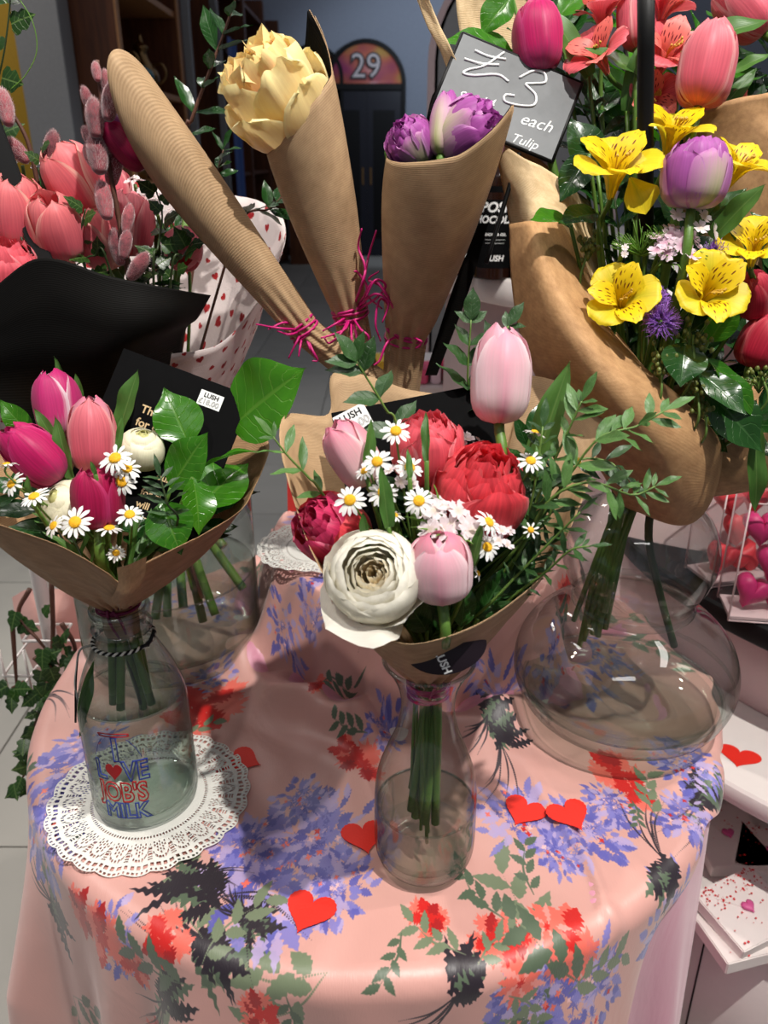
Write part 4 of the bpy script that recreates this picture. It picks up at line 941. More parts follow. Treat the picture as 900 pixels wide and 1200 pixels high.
raffia('raffia_tie', 'dark magenta raffia binding the kraft collar at the mouth of the milk bottle', MB+Vector((0, 0, .234)), .0198, M_raffd, turns=5, th=.0016,
       ends=[[MB+Vector((-.004, -.02, .236)), MB+Vector((-.002, -.0235, .225)), MB+Vector((.004, -.0205, .205))], [MB+Vector((.0, -.02, .236)), MB+Vector((.008, -.0225, .226)), MB+Vector((.01, -.019, .21))]])
# collar of paper inside the bottle neck
tag(link('paper_collar', lathe_me('paper_collar', [(.0165, -.03), (.0172, -.01), (.018, .012)], M_kraft, 32), None, Matrix.Translation(MB+Vector((0, 0, .232)))), 'short end of kraft paper pushed into the milk bottle mouth', 'wrapping paper')
TU('magenta and white tulip at the top of the milk bottle bouquet', 67, 474, .70, 78, IMG(-.12, 1, .1), [T_magw], c1, op=.1, fat=1.05, spin=.3)
TU('deep pink tulip leaning left, leftmost in the milk bottle bouquet', 40, 533, .645, 84, IMG(-.62, .7, .25), [T_mag], c1, op=.12, fat=1.12, spin=1.1, seed=2)
TU('soft salmon pink tulip standing upright beside the cream ranunculus', 108, 510, .66, 88, IMG(-.03, 1, .12), [T_salml, T_pink], c1, fat=.98, spin=.9, seed=1)
TU('deep magenta tulip lowest in the milk bottle bouquet, above the daisies', 113, 584, .60, 74, IMG(-.02, 1, .16), [T_magd], c1, op=.28, fat=1.18, spin=.2, seed=3)
LAY('ranunculus', 'round cream ranunculus in front of the black message card', 'flower', 167, 521, .675, 56, IMG(.25, .75, .6), ranl(N_o, N_o, N_c), c1, group='cream ranunculus')
LAY('ranunculus', 'cream ranunculus half hidden behind the low magenta tulip', 'flower', 76, 590, .625, 66, IMG(-.35, .5, .8), ranl(N_o, N_o, N_c), c1, group='cream ranunculus', spin=1)
for i, (x, y, d, w_, ax, lab) in enumerate([
    (135, 537, .60, 41, IMG(-.1, .6, .9), 'daisy between the salmon tulip and the cream ranunculus'), (149, 549, .605, 34, IMG(.3, .5, .8), 'daisy overlapped by another, just below the cream ranunculus'),
    (143, 564, .60, 38, IMG(.1, .2, 1), 'dark centred daisy right of the low magenta tulip'), (40, 582, .585, 37, IMG(-.2, .8, .6), 'daisy on a bare stem left of the half hidden ranunculus'),
    (88, 612, .57, 41, IMG(0, .35, 1), 'largest low daisy under the magenta tulip of the milk bottle'), (63, 616, .58, 30, IMG(-.5, .4, .8), 'daisy partly behind the largest low daisy'),
    (152, 603, .575, 34, IMG(.1, .6, .8), 'daisy right beside the foot of the low magenta tulip'), (128, 619, .585, 36, IMG(.1, .9, .3), 'shaded daisy seen from the side below the magenta tulip'),
    (136, 648, .585, 24, IMG(.2, .5, .8), 'lowest shaded daisy deep in the kraft wrap'), (14, 567, .60, 34, IMG(-.4, .5, .8), 'daisy at the left edge under the leaning tulip'), (7, 545, .60, 28, IMG(-.3, .9, .1), 'pale daisy seen edge on at the left frame edge')]):
    DAISY(lab, x, y, d, w_, ax, c1, spin=i)
TC = -EF   # towards the camera
LEAF('camellia_leaf', 'largest glossy camellia leaf pointing right above the kraft wrap', (272, 500, .71), (352, 427, .68), L_cam, 1.22, TC+Vector((-.2, 0, .35)), .18, .1, ctx=c1, group='glossy camellia leaves')
LEAF('camellia_leaf', 'glossy camellia leaf pointing up over the black message card', (222, 522, .68), (191, 451, .70), L_cam, 1.28, TC+Vector((.25, 0, .2)), .15, .08, ctx=c1, group='glossy camellia leaves')
LEAF('camellia_leaf', 'glossy camellia leaf pointing up right over the eucalyptus tips', (200, 572, .65), (240, 504, .65), L_cam, 1.45, TC+Vector((-.15, 0, .4)), .12, .1, ctx=c1, group='glossy camellia leaves')
LEAF('camellia_leaf', 'heart shaped glossy leaf hanging down above the wrap fold', (190, 588, .61), (211, 651, .58), L_cam, 1.2, TC+Vector((0, 0, .4)), .12, .15, ctx=c1, group='glossy camellia leaves')
LEAF('camellia_leaf', 'shaded camellia leaf pointing right inside the kraft wrap corner', (226, 600, .64), (293, 534, .70), L_cam, 1.5, TC+Vector((-.1, 0, .6)), .2, .1, ctx=c1, group='glossy camellia leaves')
LEAF('camellia_leaf', 'camellia leaf seen edge on under the largest leaf', (238, 548, .66), (305, 511, .68), L_cam, 2.4, Vector((0, .3, 1)), .3, .22, ctx=c1, group='glossy camellia leaves')
LEAF('camellia_leaf', 'curled dark camellia leaf right of the hanging heart shaped leaf', (226, 560, .64), (240, 628, .61), L_cam, 1.6, TC+Vector((.9, 0, .2)), .35, .2, ctx=c1, group='glossy camellia leaves')
LEAF('camellia_leaf', 'pale leaf at the left edge above the leaning tulip', (38, 512, .70), (-4, 466, .70), L_cam, 2.0, TC+Vector((-.2, 0, .6)), .2, .1, ctx=c1, group='glossy camellia leaves')
for i, (a, b, lw, lab) in enumerate([((140, 505, .69), (160, 432, .70), 3.0, 'thick green tulip leaf in front of the message card'), ((66, 520, .66), (40, 478, .66), 3.4, 'tulip leaf between the two leftmost tulips'),
    ((84, 560, .64), (62, 486, .65), 4.0, 'narrow tulip leaf left of the salmon tulip'), ((96, 470, .72), (88, 437, .72), 4, 'tiny leaf tip behind the salmon tulip'), ((80, 455, .72), (62, 417, .72), 5, 'thin leaf tip above the magenta and white tulip'),
    ((138, 528, .645), (143, 486, .65), 5, 'slim leaf tip beside the cream ranunculus'), ((38, 590, .6), (30, 556, .6), 4, 'short leaf tip under the leaning tulip'), ((112, 556, .59), (106, 540, .59), 3, 'small leaf tip above the low magenta tulip')]):
    LEAF('tulip_leaf', lab, a, b, L_blade, lw, TC+Vector((.3 if i % 2 else -.3, 0, .2)), .35, .05, shape='blade', ctx=c1, group='tulip leaves of the milk bottle bouquet')
SPRIG('eucalyptus_sprig', 'small blue green eucalyptus sprig among the camellia leaves', [(205, 620, .60), (196, 590, .595), (188, 560, .60)], L_eucd, M_stemd, 5, .026, 4, c1, group='eucalyptus sprigs', spread=1.1, start=.3)
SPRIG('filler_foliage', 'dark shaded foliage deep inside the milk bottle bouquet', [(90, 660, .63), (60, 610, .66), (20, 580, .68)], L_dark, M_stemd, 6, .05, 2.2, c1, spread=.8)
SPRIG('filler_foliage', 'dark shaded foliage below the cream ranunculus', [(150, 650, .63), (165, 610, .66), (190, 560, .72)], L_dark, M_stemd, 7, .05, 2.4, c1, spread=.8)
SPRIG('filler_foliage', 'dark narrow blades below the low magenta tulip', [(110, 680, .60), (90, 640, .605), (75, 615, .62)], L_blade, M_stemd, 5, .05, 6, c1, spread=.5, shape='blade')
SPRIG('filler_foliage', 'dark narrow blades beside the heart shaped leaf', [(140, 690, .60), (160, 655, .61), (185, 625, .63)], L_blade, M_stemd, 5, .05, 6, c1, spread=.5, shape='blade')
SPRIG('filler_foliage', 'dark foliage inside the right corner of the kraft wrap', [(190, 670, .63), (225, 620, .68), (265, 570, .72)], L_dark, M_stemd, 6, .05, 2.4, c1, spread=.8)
# loose silver leaf on the bottle shoulder
LEAF('olive_leaf', 'long narrow grey green leaf hanging down beside the milk bottle', (110, 775, .64), (88, 872, .63), L_euc, 7, TC, .3, .1, shape='lance')
M_card = flat('black_card', (12, 12, 13), .65, spec=.05, var=.3); M_gold = flat('pale_gold_print', (214, 184, 140), .5); M_lab = flat('white_label', (236, 236, 234), .6, var=.02); M_ink = flat('black_ink', (20, 20, 22), .6); M_inkg = flat('grey_ink', (90, 90, 92), .6)
def CARD(label, tl, d, w_, h_, rot, texts, lab=None, tilt=(0, 0, .12)):
    x = IMG(math.cos(rot), math.sin(rot), 0); n = (TC+Vector(tilt)); n = (n-x*n.dot(x)).normalized(); y = n.cross(x); o = P(tl[0], tl[1], d)
    M = Matrix((x, y, n)).transposed().to_4x4(); M.translation = o+x*w_/2-y*h_/2
    t = thing('message_card', label, 'card', M, 'black message cards'); link('card', bev_me(mesh('card', *box_vf(-w_/2, w_/2, -h_/2, h_/2, -.0006, .0006), M_card, smooth=False), .0004, 1), t)
    for s, size, x_, y_, mt in texts: link('lettering', text_me('lettering', s, size, mt, align='LEFT', bold=size*.02), t, Matrix.Translation((x_-w_/2, h_/2-y_, .0009)))
    if lab:
        (lx, ly, lr, price, lw, lh) = lab; L = link('price_label', mesh('price_label', *box_vf(-lw/2, lw/2, -lh/2, lh/2, 0, .0003), M_lab, smooth=False), t, Matrix.Translation((lx-w_/2, h_/2-ly, .0008)) @ Matrix.Rotation(lr, 4, 'Z')); L['label'] = 'white price label'
        link('lettering', text_me('lettering', 'LUSH', lh*.42, M_ink, bold=.0002), L, Matrix.Translation((0, lh*.22, .0005)))
        link('lettering', text_me('lettering', price, lh*.5, M_inkg, outline=.00012), L, Matrix.Translation((-lw*.02, -lh*.22, .0005)))
    return t
CARD('black message card with gold lettering behind the cream ranunculus', (145, 408), .735, .125, .145, -.36, [('Thank you', .0105, .036, .046, M_gold), ('for choosing', .0105, .036, .0585, M_gold), ('Lush', .0105, .036, .071, M_gold), ('our.', .009, .072, .098, M_gold), ('for ri', .009, .064, .116, M_gold), ('will', .009, .064, .127, M_gold), ('cour.', .009, .062, .138, M_gold)],
     (.091, .017, 0, '£18.00', .022, .014))
# ================================================================== centre bouquet in the carafe
c2 = dict(B=CB+Vector((0, 0, .226)), foot=CB+Vector((0, 0, .025)), fr=.016, fz=.055, j=.011, dip=1)
r2 = [P(395, 705, .49), P(352, 610, .56), P(330, 492, .665), P(385, 486, .70), P(396, 437, .72), P(500, 462, .73), P(600, 470, .73), P(625, 442, .72), P(702, 478, .69), P(690, 560, .64), P(650, 655, .56), P(600, 705, .52), P(545, 738, .485), (P(480, 755, .475)), P(430, 735, .475)]
wrap_cone('kraft_wrap', 'straw coloured kraft paper wrapped round the rose bouquet in the carafe', (CB+Vector((0, 0, .213)), .0185), r2, M_kraftf, .10, uvs=(3, 2), crumple=.004, seed=4)
raffia('raffia_tie', 'magenta raffia seen through the neck of the carafe', CB+Vector((0, 0, .196)), .0175, M_raff, turns=6, th=.0015, ends=[[CB+Vector((.0, -.019, .2)), CB+Vector((.004, -.024, .215)), CB+Vector((.0, -.03, .222))]])
st = thing('round_sticker', 'black sticker with white lettering on the kraft wrap above the carafe', 'sticker', None)
sc = P(524, 768, .4965); Ms = Matrix.Translation(sc) @ basis(TC+Vector((0, 0, -.35)), IMG(1, .22, 0)).to_4x4(); st.matrix_world = Ms
pp = [(0, .004, .001)]+[(.030*math.cos(a), .004+(.020 if math.sin(a) < 0 else .004)*math.sin(a), -.004*math.cos(a)**2) for a in np.linspace(0, 2*PI, 40, endpoint=False)]
link('sticker', mesh('sticker', pp, [(0, 1+i, 1+(i+1) % 40) for i in range(40)], flat('dark_plum_sticker', (36, 26, 34), .4)), st)
link('lettering', text_me('lettering', 'LUSH', .0085, M_lab, bold=.0003), st, Matrix.Translation((-.004, -.004, .0018)) @ Matrix.Rotation(-1.35, 4, 'Z'))
TU('pale pink tulip standing tallest, above the coral double tulips', 587, 440, .60, 114, IMG(.04, 1, .02), [T_pinkw, T_pinkw], c2, fat=.95, spin=.55, seed=4)
TU('pale pink tulip leaning left beside the priced black card', 412, 532, .565, 84, IMG(-.5, .85, .15), [T_pink], c2, op=.12, fat=.98, spin=.2, seed=1)
TU('plump pale pink tulip right of the cream rose', 516, 665, .495, 86, IMG(-.08, .95, .28), [T_pinkw, T_pink], c2, op=.03, fat=1.36, spin=.5, seed=6, r=.004)
rs = LAY('rose', 'large cream garden rose low in the centre bouquet', 'rose', 437, 672, .49, 114, IMG(-.12, .30, 1), rosel(R_o, R_o, R_c), c2, spin=.4)
me = leaf_me('petal', .92, R_o, .12, -.12, .05, 0, 14, 13, 'obovate'); Mi = rs.matrix_world.inverted()
link('petal', me, rs, Mi @ leaf_M(P(478, 695, .515), P(384, 742, .475), TC*.4+Vector((0, -.1, .9)))); link('petal', me, rs, Mi @ leaf_M(P(440, 700, .52), P(430, 748, .48), TC*.6+Vector((0, 0, .6))))
LAY('double_tulip', 'coral red double tulip, the largest, right of centre', 'tulip', 562, 578, .56, 116, IMG(.12, .72, .65), dbl(T_cor, T_cor), c2, group='coral double tulips')
LAY('double_tulip', 'coral double tulip behind the daisies, beside the larger one', 'tulip', 500, 527, .585, 88, IMG(-.05, .85, .45), dbl(T_corl, T_corl), c2, group='coral double tulips', spin=1)
LAY('double_tulip', 'crimson double tulip at the left behind the cream rose', 'tulip', 389, 622, .565, 90, IMG(-.5, .4, .6), dbl(T_crim, T_crim, T_cor, .1), c2, group='crimson tulip', spin=2)
for i, (x, y, d, w_, ax, lab) in enumerate([
    (464, 505, .545, 37, IMG(-.05, .5, 1), 'highest daisy of the centre bouquet, in front of the black card'), (442, 541, .525, 37, IMG(-.1, .35, 1), 'daisy right of the leaning pale pink tulip'),
    (427, 552, .535, 26, IMG(-.5, .5, .7), 'small daisy tucked behind another beside the leaning tulip'), (480, 548, .53, 36, IMG(.2, .4, .9), 'daisy in front of the lower edge of the coral double tulip'),
    (449, 577, .525, 38, IMG(.05, .3, 1), 'dark centred daisy in the middle of the centre bouquet'), (410, 586, .515, 40, IMG(-.15, .25, 1), 'daisy in front of the crimson double tulip'),
    (491, 587, .51, 39, IMG(0, .35, 1), 'daisy right of the green blade above the rose'), (462, 604, .525, 26, IMG(.2, .9, .4), 'shaded daisy seen from the side behind the green blade'),
    (573, 612, .505, 36, IMG(.6, .5, .6), 'daisy facing right below the largest coral tulip'), (571, 641, .505, 34, IMG(.2, .3, .9), 'daisy right of the plump pale pink tulip'),
    (560, 672, .51, 20, IMG(.9, .3, .3), 'tiny daisy seen edge on beside the plump pink tulip'), (622, 540, .545, 34, IMG(.0, .6, .8), 'daisy with a leaf across it right of the coral tulip'),
    (677, 540, .56, 28, IMG(.5, .6, .5), 'daisy right of the broad green blade'), (627, 507, .565, 28, IMG(.3, .9, .2), 'daisy seen edge on above the one beside the coral tulip'),
    (622, 621, .53, 22, IMG(.1, .3, 1), 'small daisy with few petals low at the right')]):
    DAISY(lab, x, y, d, w_, ax, c2, spin=i*.7, n=8 if x == 622 and y > 600 else None)
CLUSTER('sweet_william', 'white sweet william cluster above the plump pink tulip', 528, 610, .525, 88, M_sw, c2, 15, filler=M_bract, axis=IMG(.1, .7, .7), group='white sweet williams')
CLUSTER('sweet_william', 'white sweet william florets between the two coral tulips', 541, 522, .60, 56, M_sw, c2, 9, axis=IMG(.1, .8, .5), seed=3, group='white sweet williams')
CLUSTER('sweet_william', 'white sweet william florets below the leaning tulip', 465, 562, .545, 52, M_sw, c2, 8, axis=IMG(0, .7, .7), seed=5, group='white sweet williams')
CLUSTER('sweet_william', 'white sweet william florets beside the right hand daisies', 578, 628, .525, 56, M_sw, c2, 9, axis=IMG(.3, .6, .6), seed=8, group='white sweet williams')
for i, (a, b, lw, lab) in enumerate([((622, 560, .58), (667, 421, .585), 4.2, 'broad upright tulip leaf at the right of the centre bouquet'), ((455, 618, .505), (447, 545, .51), 4.0, 'green blade standing in front of the white florets'),
    ((500, 540, .54), (498, 480, .56), 5.5, 'slim leaf tip in front of the coral tulips'), ((430, 560, .54), (436, 490, .55), 4.6, 'dark leaf tip behind the highest daisy'),
    ((552, 666, .50), (565, 612, .50), 4.5, 'leaf tip right of the plump pink tulip'), ((480, 560, .52), (478, 525, .53), 4, 'short leaf tip between the middle daisies'), ((432, 640, .51), (424, 600, .51), 3.5, 'short dark blade left of the cream rose')]):
    LEAF('tulip_leaf', lab, a, b, L_blade, lw, TC+Vector((.4 if i % 2 else -.5, 0, .1)), .4, .04, shape='blade', ctx=c2, group='tulip leaves of the centre bouquet')
S = lambda lab, path, m=L_euc, n=8, ls=.026, lw=3.2, **k: SPRIG('eucalyptus_sprig', lab, path, m, M_stem2, n, ls, lw, c2, group='fine leaved sprigs', **k)
S('leafy sprig reaching furthest right, over the kraft flap', [(600, 650, .55), (655, 575, .545), (700, 515, .54), (745, 500, .54), (778, 482, .54)], n=9, ls=.030, lw=3)
S('leafy sprig curving right to the gourd vase rim', [(600, 660, .55), (640, 590, .54), (690, 565, .535), (740, 580, .535), (768, 570, .535)], n=9, ls=.026)
S('upright leafy sprig beside the broad tulip leaf', [(600, 640, .56), (640, 560, .56), (668, 500, .56), (682, 470, .56)], n=7, ls=.030)
S('leafy sprig behind the right hand daisies', [(590, 660, .57), (640, 610, .57), (670, 545, .57), (710, 540, .57), (735, 560, .56)], L_eucd, n=8, ls=.028)
S('thin leafy sprig low at the right, before the gourd vase', [(600, 700, .54), (640, 670, .53), (668, 645, .52), (692, 640, .515)], L_eucd, n=7, ls=.020, lw=4)
S('dark leafy sprig right of the largest coral tulip', [(590, 680, .56), (615, 620, .55), (628, 560, .55), (636, 500, .56)], L_eucd, n=9, ls=.028)
S('dark thin sprig between the wrap and the right daisies', [(560, 720, .54), (610, 670, .54), (650, 630, .535), (680, 600, .53)], L_eucd, n=9, ls=.022, lw=4)
S('round leaved sprig tallest behind the pale pink tulip', [(548, 500, .66), (548, 440, .665), (552, 375, .67)], L_eucd, n=5, ls=.034, lw=1.9, shape='oval', spread=.8)
S('round leaved sprig leaning right behind the tallest tulip', [(560, 500, .66), (570, 430, .665), (596, 382, .67)], L_eucd, n=4, ls=.030, lw=2.1, shape='oval')
S('round leaved sprig above the price label of the black card', [(470, 520, .60), (452, 480, .60), (428, 440, .60), (418, 424, .60)], L_eucd, n=4, ls=.036, lw=2.0, shape='oval')
S('slender sprig reaching left over the kraft corner', [(385, 590, .58), (362, 560, .58), (338, 535, .58), (320, 512, .58)], L_euc, n=4, ls=.028, lw=3.4)
for i, (a, b, lab) in enumerate([((500, 740, .53), (470, 690, .52), 'dark leaf under the cream rose'), ((540, 735, .53), (550, 680, .535), 'dark leaf below the plump pink tulip'), ((560, 725, .54), (600, 660, .55), 'dark leaf behind the right edge of the wrap'), ((520, 740, .55), (500, 660, .56), 'dark leaf between rose and plump tulip'), ((540, 730, .56), (640, 620, .58), 'long dark leaf low at the right of the bouquet')]):
    LEAF('dark_leaf', lab, a, b, L_dark, 2.0, TC+Vector((.3, 0, .2)), .2, .1, ctx=c2, group='dark leaves of the centre bouquet')
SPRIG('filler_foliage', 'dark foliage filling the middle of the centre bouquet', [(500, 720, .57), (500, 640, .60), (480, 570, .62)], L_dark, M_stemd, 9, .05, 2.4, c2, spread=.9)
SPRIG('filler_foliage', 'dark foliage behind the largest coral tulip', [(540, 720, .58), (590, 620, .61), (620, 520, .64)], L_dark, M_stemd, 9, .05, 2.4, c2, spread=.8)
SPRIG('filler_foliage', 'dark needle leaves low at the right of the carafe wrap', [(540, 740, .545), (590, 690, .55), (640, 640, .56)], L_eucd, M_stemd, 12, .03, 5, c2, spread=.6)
CARD('black message card with a tilted white price label behind the pale tulips', (388, 484), .66, .135, .12, .19, [], (.017, .010, .30, '£22.00', .029, .020))
# ================================================================== three kraft cones
def CONE(label, tail, tie, mouth, rad, wt, slant=0.0, phi0=0.0, peak=0.0, pphi=0.0, inner=None, seed=0, mat=None, tailw=.02, flap=True):
    a, b, c = P(*tail), P(*tie), P(*mouth); ax = (c-b).normalized(); X = (EX-ax*EX.dot(ax)).normalized(); Yv = ax.cross(X)   # phi=0 right, phi=-90deg towards camera
    t = thing('kraft_cone', label, 'wrapping paper', Matrix.Translation(b), 'kraft paper cones with tulips')
    L = (c-b).length; n, m = 46, 110; TURN = 2*PI*1.12; V = np.zeros((n, m, 3)); 
    for i in range(n):
        s = i/(n-1)
        for j in range(m):
            u = j/(m-1); ph = -PI/2+.35+u*TURN+s*1.1; wr = 1+.035*u*(1 if s > .25 else .4)
            ext = (slant*math.cos(ph-phi0)+peak*max(0, 1-abs((ph-pphi+PI) % (2*PI)-PI)/.95)**1.3)
            if s < .22:
                q = s/.22; ctr = a.lerp(b, q); r = tailw*(1-q)+wt*q; r *= 1+.05*math.sin(ph*6+seed)*(1-q)+.10*math.sin(ph*11+seed)*q
            else:
                q = (s-.22)/.78; ctr = b+ax*(L*q+ext*q**2.5*L); r = wt+(rad-wt)*(1-(1-q)**1.6)*1.0; r += (rad-wt)/1*ext*q**2*.5
                r *= 1+(.10*math.sin(ph*11+seed)+.05*math.sin(ph*5))*max(0, 1-q*3.2)+.022*float(vnoise(np.array(ph*.9+seed), np.array(q*3.), 40+seed, 1.0))
            V[i, j] = (ctr+(X*math.cos(ph)+Yv*math.sin(ph))*r*wr-b)[:]
    ii, jj = np.meshgrid(np.linspace(0, 1, n), np.linspace(0, 1, m), indexing='ij'); uv = np.stack([jj*1.5, ii*1.25+jj*.12], -1).reshape(-1, 2)
    o = link('cone', mesh('cone', V.reshape(-1, 3), grid_faces(n, m), mat or M_kraftf, uv), t); solid(o, .0004)
    if inner: o2 = link('black_lining', mesh('black_lining', (V*1.0).reshape(-1, 3), grid_faces(n, m), inner, uv), t); o2.scale = (1, 1, 1); solid(o2, .0003).modifiers[0].offset = -6
    return t, ax, b, c
cK = lambda b, ax: dict(B=b-ax*.01, foot=b, fr=.002, fz=0, j=.002)
C1, a1, b1, m1 = CONE('kraft cone lying furthest left, leaning left with a hidden purple tulip', (440, 452, .885), (356, 386, .875), (186, 166, .86), .0290, .015, .34, -.75, .0, 1.3, None, 1, tailw=.019)
C2, a2, b2, m2 = CONE('middle kraft cone holding the yellow double tulip', (424, 460, .89), (411, 368, .88), (348, 132, .86), .0400, .016, .13, .3, .29, .75, M_bpaper, 2, tailw=.021)
C3, a3, b3, m3 = CONE('right kraft cone wrapped round purple double tulips', (468, 470, .89), (476, 392, .88), (520, 168, .82), .051, .021, .10, -.2, .15, -.5, M_bpaper, 3, tailw=.02)
TU('purple tulip peeking from the mouth of the left kraft cone', 150, 168, .862, 66, a1*.8+IMG(-.5, .5, 0)*.5, [T_magd, T_pur], cK(b1, a1), op=.3, spin=.2, long=False)
LAY('double_tulip', 'yellow and orange double tulip in the middle kraft cone', 'tulip', 322, 108, .855, 118, (a2+IMG(-.35, 0, .55)).normalized(), [(5, [.04, .3, .47, .53, .55, .56], [0, .02, .12, .32, .5, .56], [.08, .28, .37, .38, .3, .1], T_yel, dict(ruf=.045, rnd=.12, n=14, m=11))]+dbl(T_yel, T_yeli, T_yel, .34, .05)[1:]+[(5, [.03, .18, .27, .3, .28, .24], [0, .06, .28, .5, .68, .80], [.05, .2, .25, .26, .24, .16], T_yel, dict(ruf=.05, rnd=.14, notch=.06))], cK(b2, a2), spin=.6, long=False)
LAY('double_tulip', 'purple double tulip furthest left in the right kraft cone', 'tulip', 482, 168, .825, 58, (a3+IMG(-.3, 0, .1)).normalized(), dbl(T_pur, T_pur, (T_pur, T_purg, T_pur), 0, .03), cK(b3, a3), group='purple double tulips in the right cone', long=False)
LAY('double_tulip', 'large purple double tulip inside the right kraft cone', 'tulip', 550, 158, .82, 78, (a3+IMG(.35, -.1, .1)).normalized(), dbl(T_pur, T_pur, (T_pur, T_purg, T_pur), .1, .04), cK(b3, a3), group='purple double tulips in the right cone', spin=2, long=False)
TU('slim purple tulip bud pointing up in the right kraft cone', 521, 146, .822, 74, IMG(.12, 1, 0), [T_purg, T_pur], cK(b3, a3), fat=.75, group='purple double tulips in the right cone', long=False, seed=3)
LEAF('tulip_leaf', 'green outer leaf at the left mouth of the right kraft cone', (460, 208, .848), (458, 158, .85), L_blade, 3, TC+Vector((-.6, 0, 0)), .3, -.05, shape='blade')
bt = sheet_me('black_tissue', [[P(497, 150, .875), P(512, 106, .885), P(545, 152, .885)], [P(485, 200, .875), P(512, 200, .885), P(565, 200, .88)], [P(476, 380, .89), P(482, 385, .89), P(488, 380, .89)]], 12, 12, M_bpaper); tag(link('black_tissue', bt), 'black tissue corner standing behind the purple tulips of the right cone', 'tissue paper')
bt = sheet_me('black_ribbon', [[P(562, 262, .87), P(572, 262, .87)], [P(530, 340, .88), P(548, 345, .88)], [P(498, 440, .89), P(512, 440, .89)]], 12, 6, M_bpaper); tag(link('black_ribbon', bt), 'black paper edge hanging behind the right kraft cone', 'tissue paper')
def curl(b, pts, d=.86): return [b]+[P(x, y, d+RND.uniform(-.01, .01)) for x, y in pts]
raffia('raffia_tie', 'magenta raffia round the left kraft cone, ends pointing left', b1, .0165, M_raff, a1, 4, [curl(b1, [(330, 385), (300, 380)], .85), curl(b1, [(335, 378), (314, 386)], .85), curl(b1, [(348, 400), (338, 420)], .85), curl(b1, [(352, 405), (350, 418)], .85), curl(b1, [(366, 410), (372, 422), (366, 423)], .85), curl(b1, [(362, 405), (370, 420)], .85), curl(b1, [(340, 392), (325, 388)], .85)])
raffia('raffia_tie', 'magenta raffia with long curling ends round the middle kraft cone', b2, .0185, M_raff, a2, 6, [curl(b2, [(425, 330), (432, 300), (441, 270)], .85), curl(b2, [(428, 320), (420, 290), (424, 268)], .85), curl(b2, [(430, 340), (420, 320), (415, 318)], .85), curl(b2, [(440, 350), (452, 335), (440, 328), (428, 350)], .84), curl(b2, [(438, 345), (455, 355), (448, 378)], .84),
    curl(b2, [(405, 385), (390, 392), (376, 396)], .84), curl(b2, [(400, 390), (386, 402), (380, 396)], .84), curl(b2, [(412, 395), (413, 410), (419, 405)], .84), curl(b2, [(418, 395), (420, 412), (428, 402)], .84), curl(b2, [(422, 385), (432, 395), (428, 410)], .84), curl(b2, [(396, 378), (378, 388)], .84)])
raffia('raffia_tie', 'magenta raffia loops between the middle and right kraft cones', b3, .0225, M_raff, a3, 3, [curl(b3, [(455, 350), (440, 330), (430, 345), (448, 362)], .84), curl(b3, [(450, 340), (432, 328), (444, 318)], .84), curl(b3, [(448, 350), (440, 378), (446, 400)], .84), curl(b3, [(455, 400), (445, 422), (438, 428)], .84), curl(b3, [(490, 398), (494, 402), (488, 408)], .845)])
# ================================================================== chalkboard sign
CH = IMG(.93, -.365, 0); Mc = Matrix.Translation(P(594, 114, .848)) @ basis((TC+Vector((.1, -.1, .2))), CH).to_4x4()
cs = thing('chalkboard_sign', 'small chalkboard price sign with white handwriting, tilted between the kraft cones and big bouquet', 'sign', Mc)
cs['label'] = 'small tilted chalkboard with white handwriting beside the big kraft bouquet'
M_chalk = (lambda t: t.pbr(t.mix(t.noise(9, 5, t.obj(), .7), srgb(36, 38, 40), srgb(112, 116, 120)), .5, 0, .35, t.bump(t.noise(60, 4, t.obj()), .1, .001)))(NT('smeared_chalkboard'))
W2, H2 = .061, .043
link('board', bev_me(mesh('board', *box_vf(-W2, W2, -H2, H2, -.0015, .0015), M_chalk, smooth=False), .0012), cs); M_chk = flat('chalk_white', (228, 230, 230), .8)
rimv = [Vector(p) for p in [(-W2, -H2, 0), (W2, -H2, 0), (W2, H2, 0), (-W2, H2, 0), (-W2, -H2, 0)]]
tubes('frame', [(rimv[i:i+2], .0018, 2) for i in range(4)], M_black, cs, 6)
def hand(strokes, r=.0009):
    tubes('handwriting', [([Vector((x, y, .0020)) for x, y in s], r, 8*len(s)) for s in strokes], M_chk, cs, 5)
hand([[(-.018, .040), (-.030, .020), (-.042, .010), (-.046, .004), (-.036, .006), (-.016, .016), (-.004, .014)], [(-.044, .030), (-.030, .030), (-.014, .034)], [(-.050, .018), (-.034, .020), (-.018, .026)],
      [(.004, .022), (.014, .034), (.024, .036), (.028, .028), (.018, .022), (.012, .018), (.024, .012), (.026, .002), (.014, -.004), (.000, -.006), (-.002, .000), (.006, .003)]], .0012)
link('lettering', text_me('lettering', 'each', .017, M_chk, shear=.35), cs, Matrix.Translation((.034, -.014, .0018)) @ Matrix.Rotation(.1, 4, 'Z')); link('lettering', text_me('lettering', 'Tulip', .013, M_chk, shear=.35), cs, Matrix.Translation((.03, -.036, .0018)) @ Matrix.Rotation(.08, 4, 'Z'))
link('lettering', text_me('lettering', 'Sat 14', .014, M_chk, shear=.3), cs, Matrix.Translation((-.026, -.016, .0018)) @ Matrix.Rotation(.15, 4, 'Z')); link('lettering', text_me('lettering', 'doubl', .012, M_chk, shear=.3), cs, Matrix.Translation((-.008, -.030, .0018)) @ Matrix.Rotation(.15, 4, 'Z'))
tube('stake', [(.03, -.045, -.003), (.035, -.09, -.02), (.04, -.14, -.04)], .0022, M_black, cs, 8, 8, local=True)
